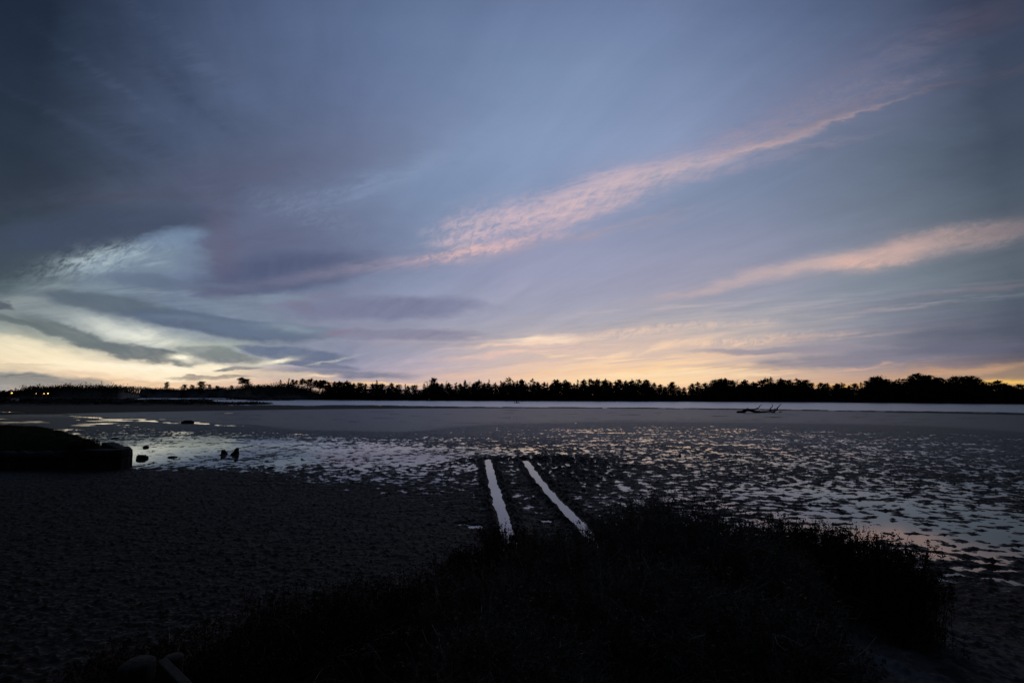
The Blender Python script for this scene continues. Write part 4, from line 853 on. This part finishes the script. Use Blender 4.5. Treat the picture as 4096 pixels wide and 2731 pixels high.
def shrub(X, D, ytop, rx, ry, nt, seed, label):
    r = np.random.default_rng(seed); c = at(X, HZ, D); zg = tz(c.x, c.y); zt = at(X, ytop, D).z; H = zt - zg
    root = empty('wiry_shrub', (c.x, c.y, zg - .05), 0, label, 'shrub', 'tangled wiry shrubs on the near bank')
    def shell(n, lo, hi):
        u = r.normal(size=(n, 3)); u[:, 2] = np.abs(u[:, 2]); u /= np.linalg.norm(u, axis=1, keepdims=True); q = r.uniform(lo, hi, n)[:, None]
        lump = 1 + .13 * fbm(np.arctan2(u[:, 1], u[:, 0]) * 2.2 + seed, u[:, 2] * 3, 3, seed)[:, None]
        return u * q * lump * np.array([rx, ry, H]), u
    # stems from the base
    e, u = shell(160, .55, .95); t = np.linspace(0, 1, 7)[None, :, None]
    st = np.stack([r.normal(0, rx * .25, 160), r.normal(0, ry * .25, 160), np.zeros(160)], 1)
    P_ = st[:, None] * (1 - t) + e[:, None] * t; P_[..., 2] = e[:, None, 2] * (t[..., 0] ** .8); P_[:, 1:-1] += r.normal(0, .035, P_[:, 1:-1].shape)
    np_mesh('stem', *strands(P_, (.011 * (1 - .75 * t[..., 0])) * np.ones((160, 1)), 4), TWIG, root)
    # tangle of fine twigs
    s, u = shell(nt, .45, 1.0); k = 5; dirs = u * .7 + r.normal(0, .75, (nt, 3)); dirs /= np.linalg.norm(dirs, axis=1, keepdims=True); stp = r.uniform(.025, .06, nt)[:, None]
    pts = [s]; d = dirs
    for j in range(k - 1):
        pts.append(pts[-1] + d * stp); d = d + r.normal(0, .45, (nt, 3)); d /= np.linalg.norm(d, axis=1, keepdims=True)
    P_ = np.stack(pts, 1); P_[..., 2] = np.maximum(P_[..., 2], 0)
    tang = strands(P_, np.linspace(.0030, .0012, k)[None] * np.ones((nt, 1)))
    pl = np.random.default_rng(seed + 50).random(nt) < .035; Q_ = P_[pl].copy(); Q_ = Q_[:, :1] + (Q_ - Q_[:, :1]) * 1.7; Q_[..., 2] = np.maximum(Q_[..., 2], 0)
    np_mesh('dead_twigs', *strands(Q_, np.linspace(.0032, .0016, k)[None] * np.ones((len(Q_), 1))), PTWIG, root)
    q, u = shell(nt, .3, 1.0); lv = quads(q, .009, r, 1.5)
    # shoots above the outline
    s, u = shell(420, .92, 1.02); keep = u[:, 2] > .35; s = s[keep]; n = len(s); t = np.linspace(0, 1, 5)[None, :, None]; ln = r.uniform(.06, .20, n)[:, None, None] 
    P_ = s[:, None] + t * ln * (np.array([0, 0, 1.]) + .45 * u[keep][:, None] + r.normal(0, .2, (n, 1, 3))); P_[:, 1:] += r.normal(0, .006, P_[:, 1:].shape)
    np_mesh('twig_tangle', *merge([tang, strands(P_, (.0032 * (1 - .6 * t[..., 0])) * np.ones((n, 1)))]), TWIG, root)
    th = np.repeat(P_[:, 1:].reshape(-1, 3), 3, axis=0); np_mesh('leaves', *merge([lv, quads(th + r.normal(0, .010, th.shape), .008, r, 1.7)]), TINY, root)
    return root
shrub(2640, 4.9, 2020, 1.05, 1.0, 26000, 1, 'largest wiry shrub, its dome hides the end of the right rut')
shrub(2230, 4.5, 2170, .62, .7, 15000, 2, 'lower wiry shrub left of the largest one, below the right rut')
shrub(2960, 4.3, 2140, .62, .7, 14000, 3, 'wiry shrub right of the largest one, beside the rush clumps')
shrub(1990, 3.7, 2330, .62, .6, 13000, 4, 'low wiry shrub in the near middle beside the left rushes')
shrub(2560, 3.5, 2300, .95, .7, 20000, 5, 'wide wiry shrub in front at the bottom middle of the picture')
shrub(3060, 3.0, 2480, .50, .5, 10000, 6, 'small wiry shrub at the bottom right beside the sand path')
shrub(2050, 2.7, 2560, .60, .5, 10000, 7, 'nearest wiry shrub at the bottom edge left of the middle')

def rush(X, D, ytop, rad, n, seed, label, lean=.22, m=RED, name='rush_clump'):
    r = np.random.default_rng(seed); c = at(X, HZ, D); zg = tz(c.x, c.y); H = at(X, ytop, D).z - zg
    root = empty(name, (c.x, c.y, zg - .03), 0, label, 'rushes', 'rush clumps on the near bank')
    b = np.stack([r.normal(0, rad * .5, n), r.normal(0, rad * .5, n), np.zeros(n)], 1); k = 7; t = np.linspace(0, 1, k)[None, :]
    az = np.arctan2(b[:, 1], b[:, 0]) + r.normal(0, .6, n); hh = (H * r.uniform(.62, 1.04, n))[:, None]; ln = (lean * np.abs(r.normal(0, 1, n)) * H)[:, None]
    P_ = np.zeros((n, k, 3)); P_[..., 0] = b[:, 0:1] + np.cos(az)[:, None] * ln * t ** 1.7; P_[..., 1] = b[:, 1:2] + np.sin(az)[:, None] * ln * t ** 1.7; P_[..., 2] = hh * (t - .06 * t ** 4)
    np_mesh('stems', *strands(P_, (.0036 * (1 - .5 * t)) * np.ones((n, 1))), m, root)
    tip = P_[:, -2:, :].reshape(-1, 3)[r.random(2 * n) < .55]; th = np.repeat(tip, 12, axis=0)
    np_mesh('seed_heads', *quads(th + r.normal(0, 1, th.shape) * np.array([.010, .010, .026]), .009, r, 1.3), SEED, root)
    nb = n // 5; P2, rr = blades(np.stack([r.normal(0, rad * .6, nb), r.normal(0, rad * .6, nb), np.zeros(nb)], 1), H * .85, .8, r, .0028, 8, .55)
    np_mesh('outer_blades', *strands(P2, rr), TWIG, root)
    return root
rush(3080, 5.7, 2075, .42, 700, 11, 'tall red brown rush clump right behind the largest wiry shrub', .2)
rush(3230, 5.5, 2092, .34, 600, 12, 'dark rush clump in the middle of the three against the water', .18)
rush(3420, 5.2, 2130, .36, 650, 13, 'rush clump with dense seed heads, right of the middle one', .18)
rush(3540, 4.9, 2235, .22, 380, 14, 'shorter rush clump at the right end beside the sand', .2)
rush(3540, 4.5, 2450, .14, 120, 18, 'sparse drooping rush clump lowest on the right by the sand', .35)
rush(2020, 6.3, 2105, .24, 420, 15, 'small dark rush clump at the near end of the left rut', .28)
rush(1900, 6.0, 2190, .28, 260, 16, 'low rush clump just left of the near end of the left rut', .3)
rush(2060, 5.5, 2215, .25, 240, 17, 'low rush clump between the ruts in front of the bare mud', .3)

# the uncountable red rushes and dry blades of the left bank
r = np.random.default_rng(77); n = 15000
Xr = r.uniform(250, 2100, n); base_top = np.interp(Xr, [250, 700, 1200, 1900, 2100], [2640, 2480, 2330, 2230, 2240]); Yr = base_top + 60 + r.random(n) ** .8 * 620
gr_ = [ground(a, b, .0) for a, b in zip(Xr, Yr)]; x_ = np.array([v.x for v in gr_]); y_ = np.array([v.y for v in gr_]); x_ *= .86; y_ *= .86
z_, _, _ = terrain(x_, y_); dens = fbm(x_ / .5, y_ / .5, 3, 90); ok = (dens > -.35) & (y_ > 1.0)
x_, y_, z_ = x_[ok], y_[ok], z_[ok]; n = len(x_); hgt = .34 + .18 * np.clip(fbm(x_ / .7, y_ / .7, 2, 93), -1, 1)
k = 6; t = np.linspace(0, 1, k)[None, :]; az = r.uniform(0, 6.283, n); hh = (hgt * r.uniform(.6, 1.15, n))[:, None]; ln = (.22 * np.abs(r.normal(0, 1, n)))[:, None] * hh
P_ = np.zeros((n, k, 3)); P_[..., 0] = x_[:, None] + np.cos(az)[:, None] * ln * t ** 1.7; P_[..., 1] = y_[:, None] + np.sin(az)[:, None] * ln * t ** 1.7; P_[..., 2] = z_[:, None] - .02 + hh * t
c1 = strands(P_, (.0030 * (1 - .5 * t)) * np.ones((n, 1)))
o = np_mesh('rushes', *c1, RED); tag(o, 'dark red rushes growing all over the near bank at the lower left', 'rushes', None, 'stuff')
tip = P_[r.random(n) < .5][:, -1]; th = np.repeat(tip, 10, axis=0); cc = quads(th + r.normal(0, 1, th.shape) * np.array([.009, .009, .022]), .008, r, 1.3)
o2 = np_mesh('seed_heads', *cc, SEED, o)
nb = 1500; sel = r.integers(0, n, nb); P2, rr = blades(np.stack([x_[sel], y_[sel], z_[sel]], 1), .5, 1.1, r, .0022, 10, .75)
tag(np_mesh('dry_grass', *strands(P2, rr), DRY), 'thin pale dry grass blades arching over the near rushes', 'dry grass', None, 'stuff')

# ------------------------------------------------------------------ timber posts at the bottom left
TIMB = mat('weathered_timber', (.06, .06, .055), .8, .15, lambda b, t: (L.new(ramp(NZ(MAP(pos(), sc=(.2, .2, 2.5)), 12, 5, .6), (.3, (.010, .009, .008)), (.7, (.05, .045, .04))), b.inputs['Base Color']), bump(b, NZ(MAP(pos(), sc=(.15, .15, 2.5)), 20, 4, .6), .5, .01)))
def bollard(X, Ytop, D, rad, label):
    c = at(X, Ytop, D); z0 = tz(c.x, c.y); o = empty('timber_post', (c.x, c.y, z0), 0, label, 'post', 'weathered timber posts'); H = c.z - z0
    prof = [(1.0, -.3), (1.0, 0), (1.0, H - rad * .5), (.985, H - rad * .30), (.93, H - rad * .16), (.80, H - rad * .07), (0.0, H)]
    bm = bmesh.new(); rings = []
    for q, z in prof[:-1]: rings.append([bm.verts.new((math.cos(a) * rad * q * (1 + .03 * math.sin(3 * a + 1)), math.sin(a) * rad * q, z)) for a in np.linspace(0, 2 * np.pi, 28, endpoint=False)])
    tp = bm.verts.new((0, 0, H))
    for a, b in zip(rings[:-1], rings[1:]):
        for i in range(28): bm.faces.new((a[i], a[(i + 1) % 28], b[(i + 1) % 28], b[i]))
    for i in range(28): bm.faces.new((rings[-1][i], rings[-1][(i + 1) % 28], tp))
    bm_obj('shaft', bm, TIMB, o, True)
    bm = bmesh.new(); bmesh.ops.create_cone(bm, cap_ends=True, segments=12, radius1=.012, radius2=.009, depth=.012)
    for v in bm.verts: v.co = Vector((v.co.x, -rad - v.co.z * .6, H * .62 + v.co.y))
    bm_obj('bolt', bm, METAL, o)
    return c
bollard(550, 2640, 2.35, .074, 'stout round topped timber post at the bottom left, nearer one')
bollard(692, 2620, 2.75, .052, 'slimmer timber post half hidden behind the sloping rail')
a = at(642, 2640, 2.5); b = at(860, 2860, 2.0)
rl = empty('rail', (0, 0, 0), 0, 'sloping sawn timber rail leaning from the posts to the bottom edge', 'rail')
d = (b - a); d.normalize(); sd = Vector((0, 0, 1)).cross(d); sd.normalize(); upv = d.cross(sd)
if upv.z < 0: upv = -upv
bm = bmesh.new(); c8 = []
for q in (a - d * .02, b):
    for s1, s2 in ((-.012, 0), (.03, 0), (.03, -.16), (-.012, -.16)): c8.append(bm.verts.new(q + sd * s1 + upv * s2))
for q in ((0, 1, 2, 3), (7, 6, 5, 4), (0, 4, 5, 1), (1, 5, 6, 2), (2, 6, 7, 3), (3, 7, 4, 0)): bm.faces.new([c8[i] for i in q])
bmesh.ops.recalc_face_normals(bm, faces=bm.faces[:]); bm_obj('plank', bm, TIMB, rl, False, .006)
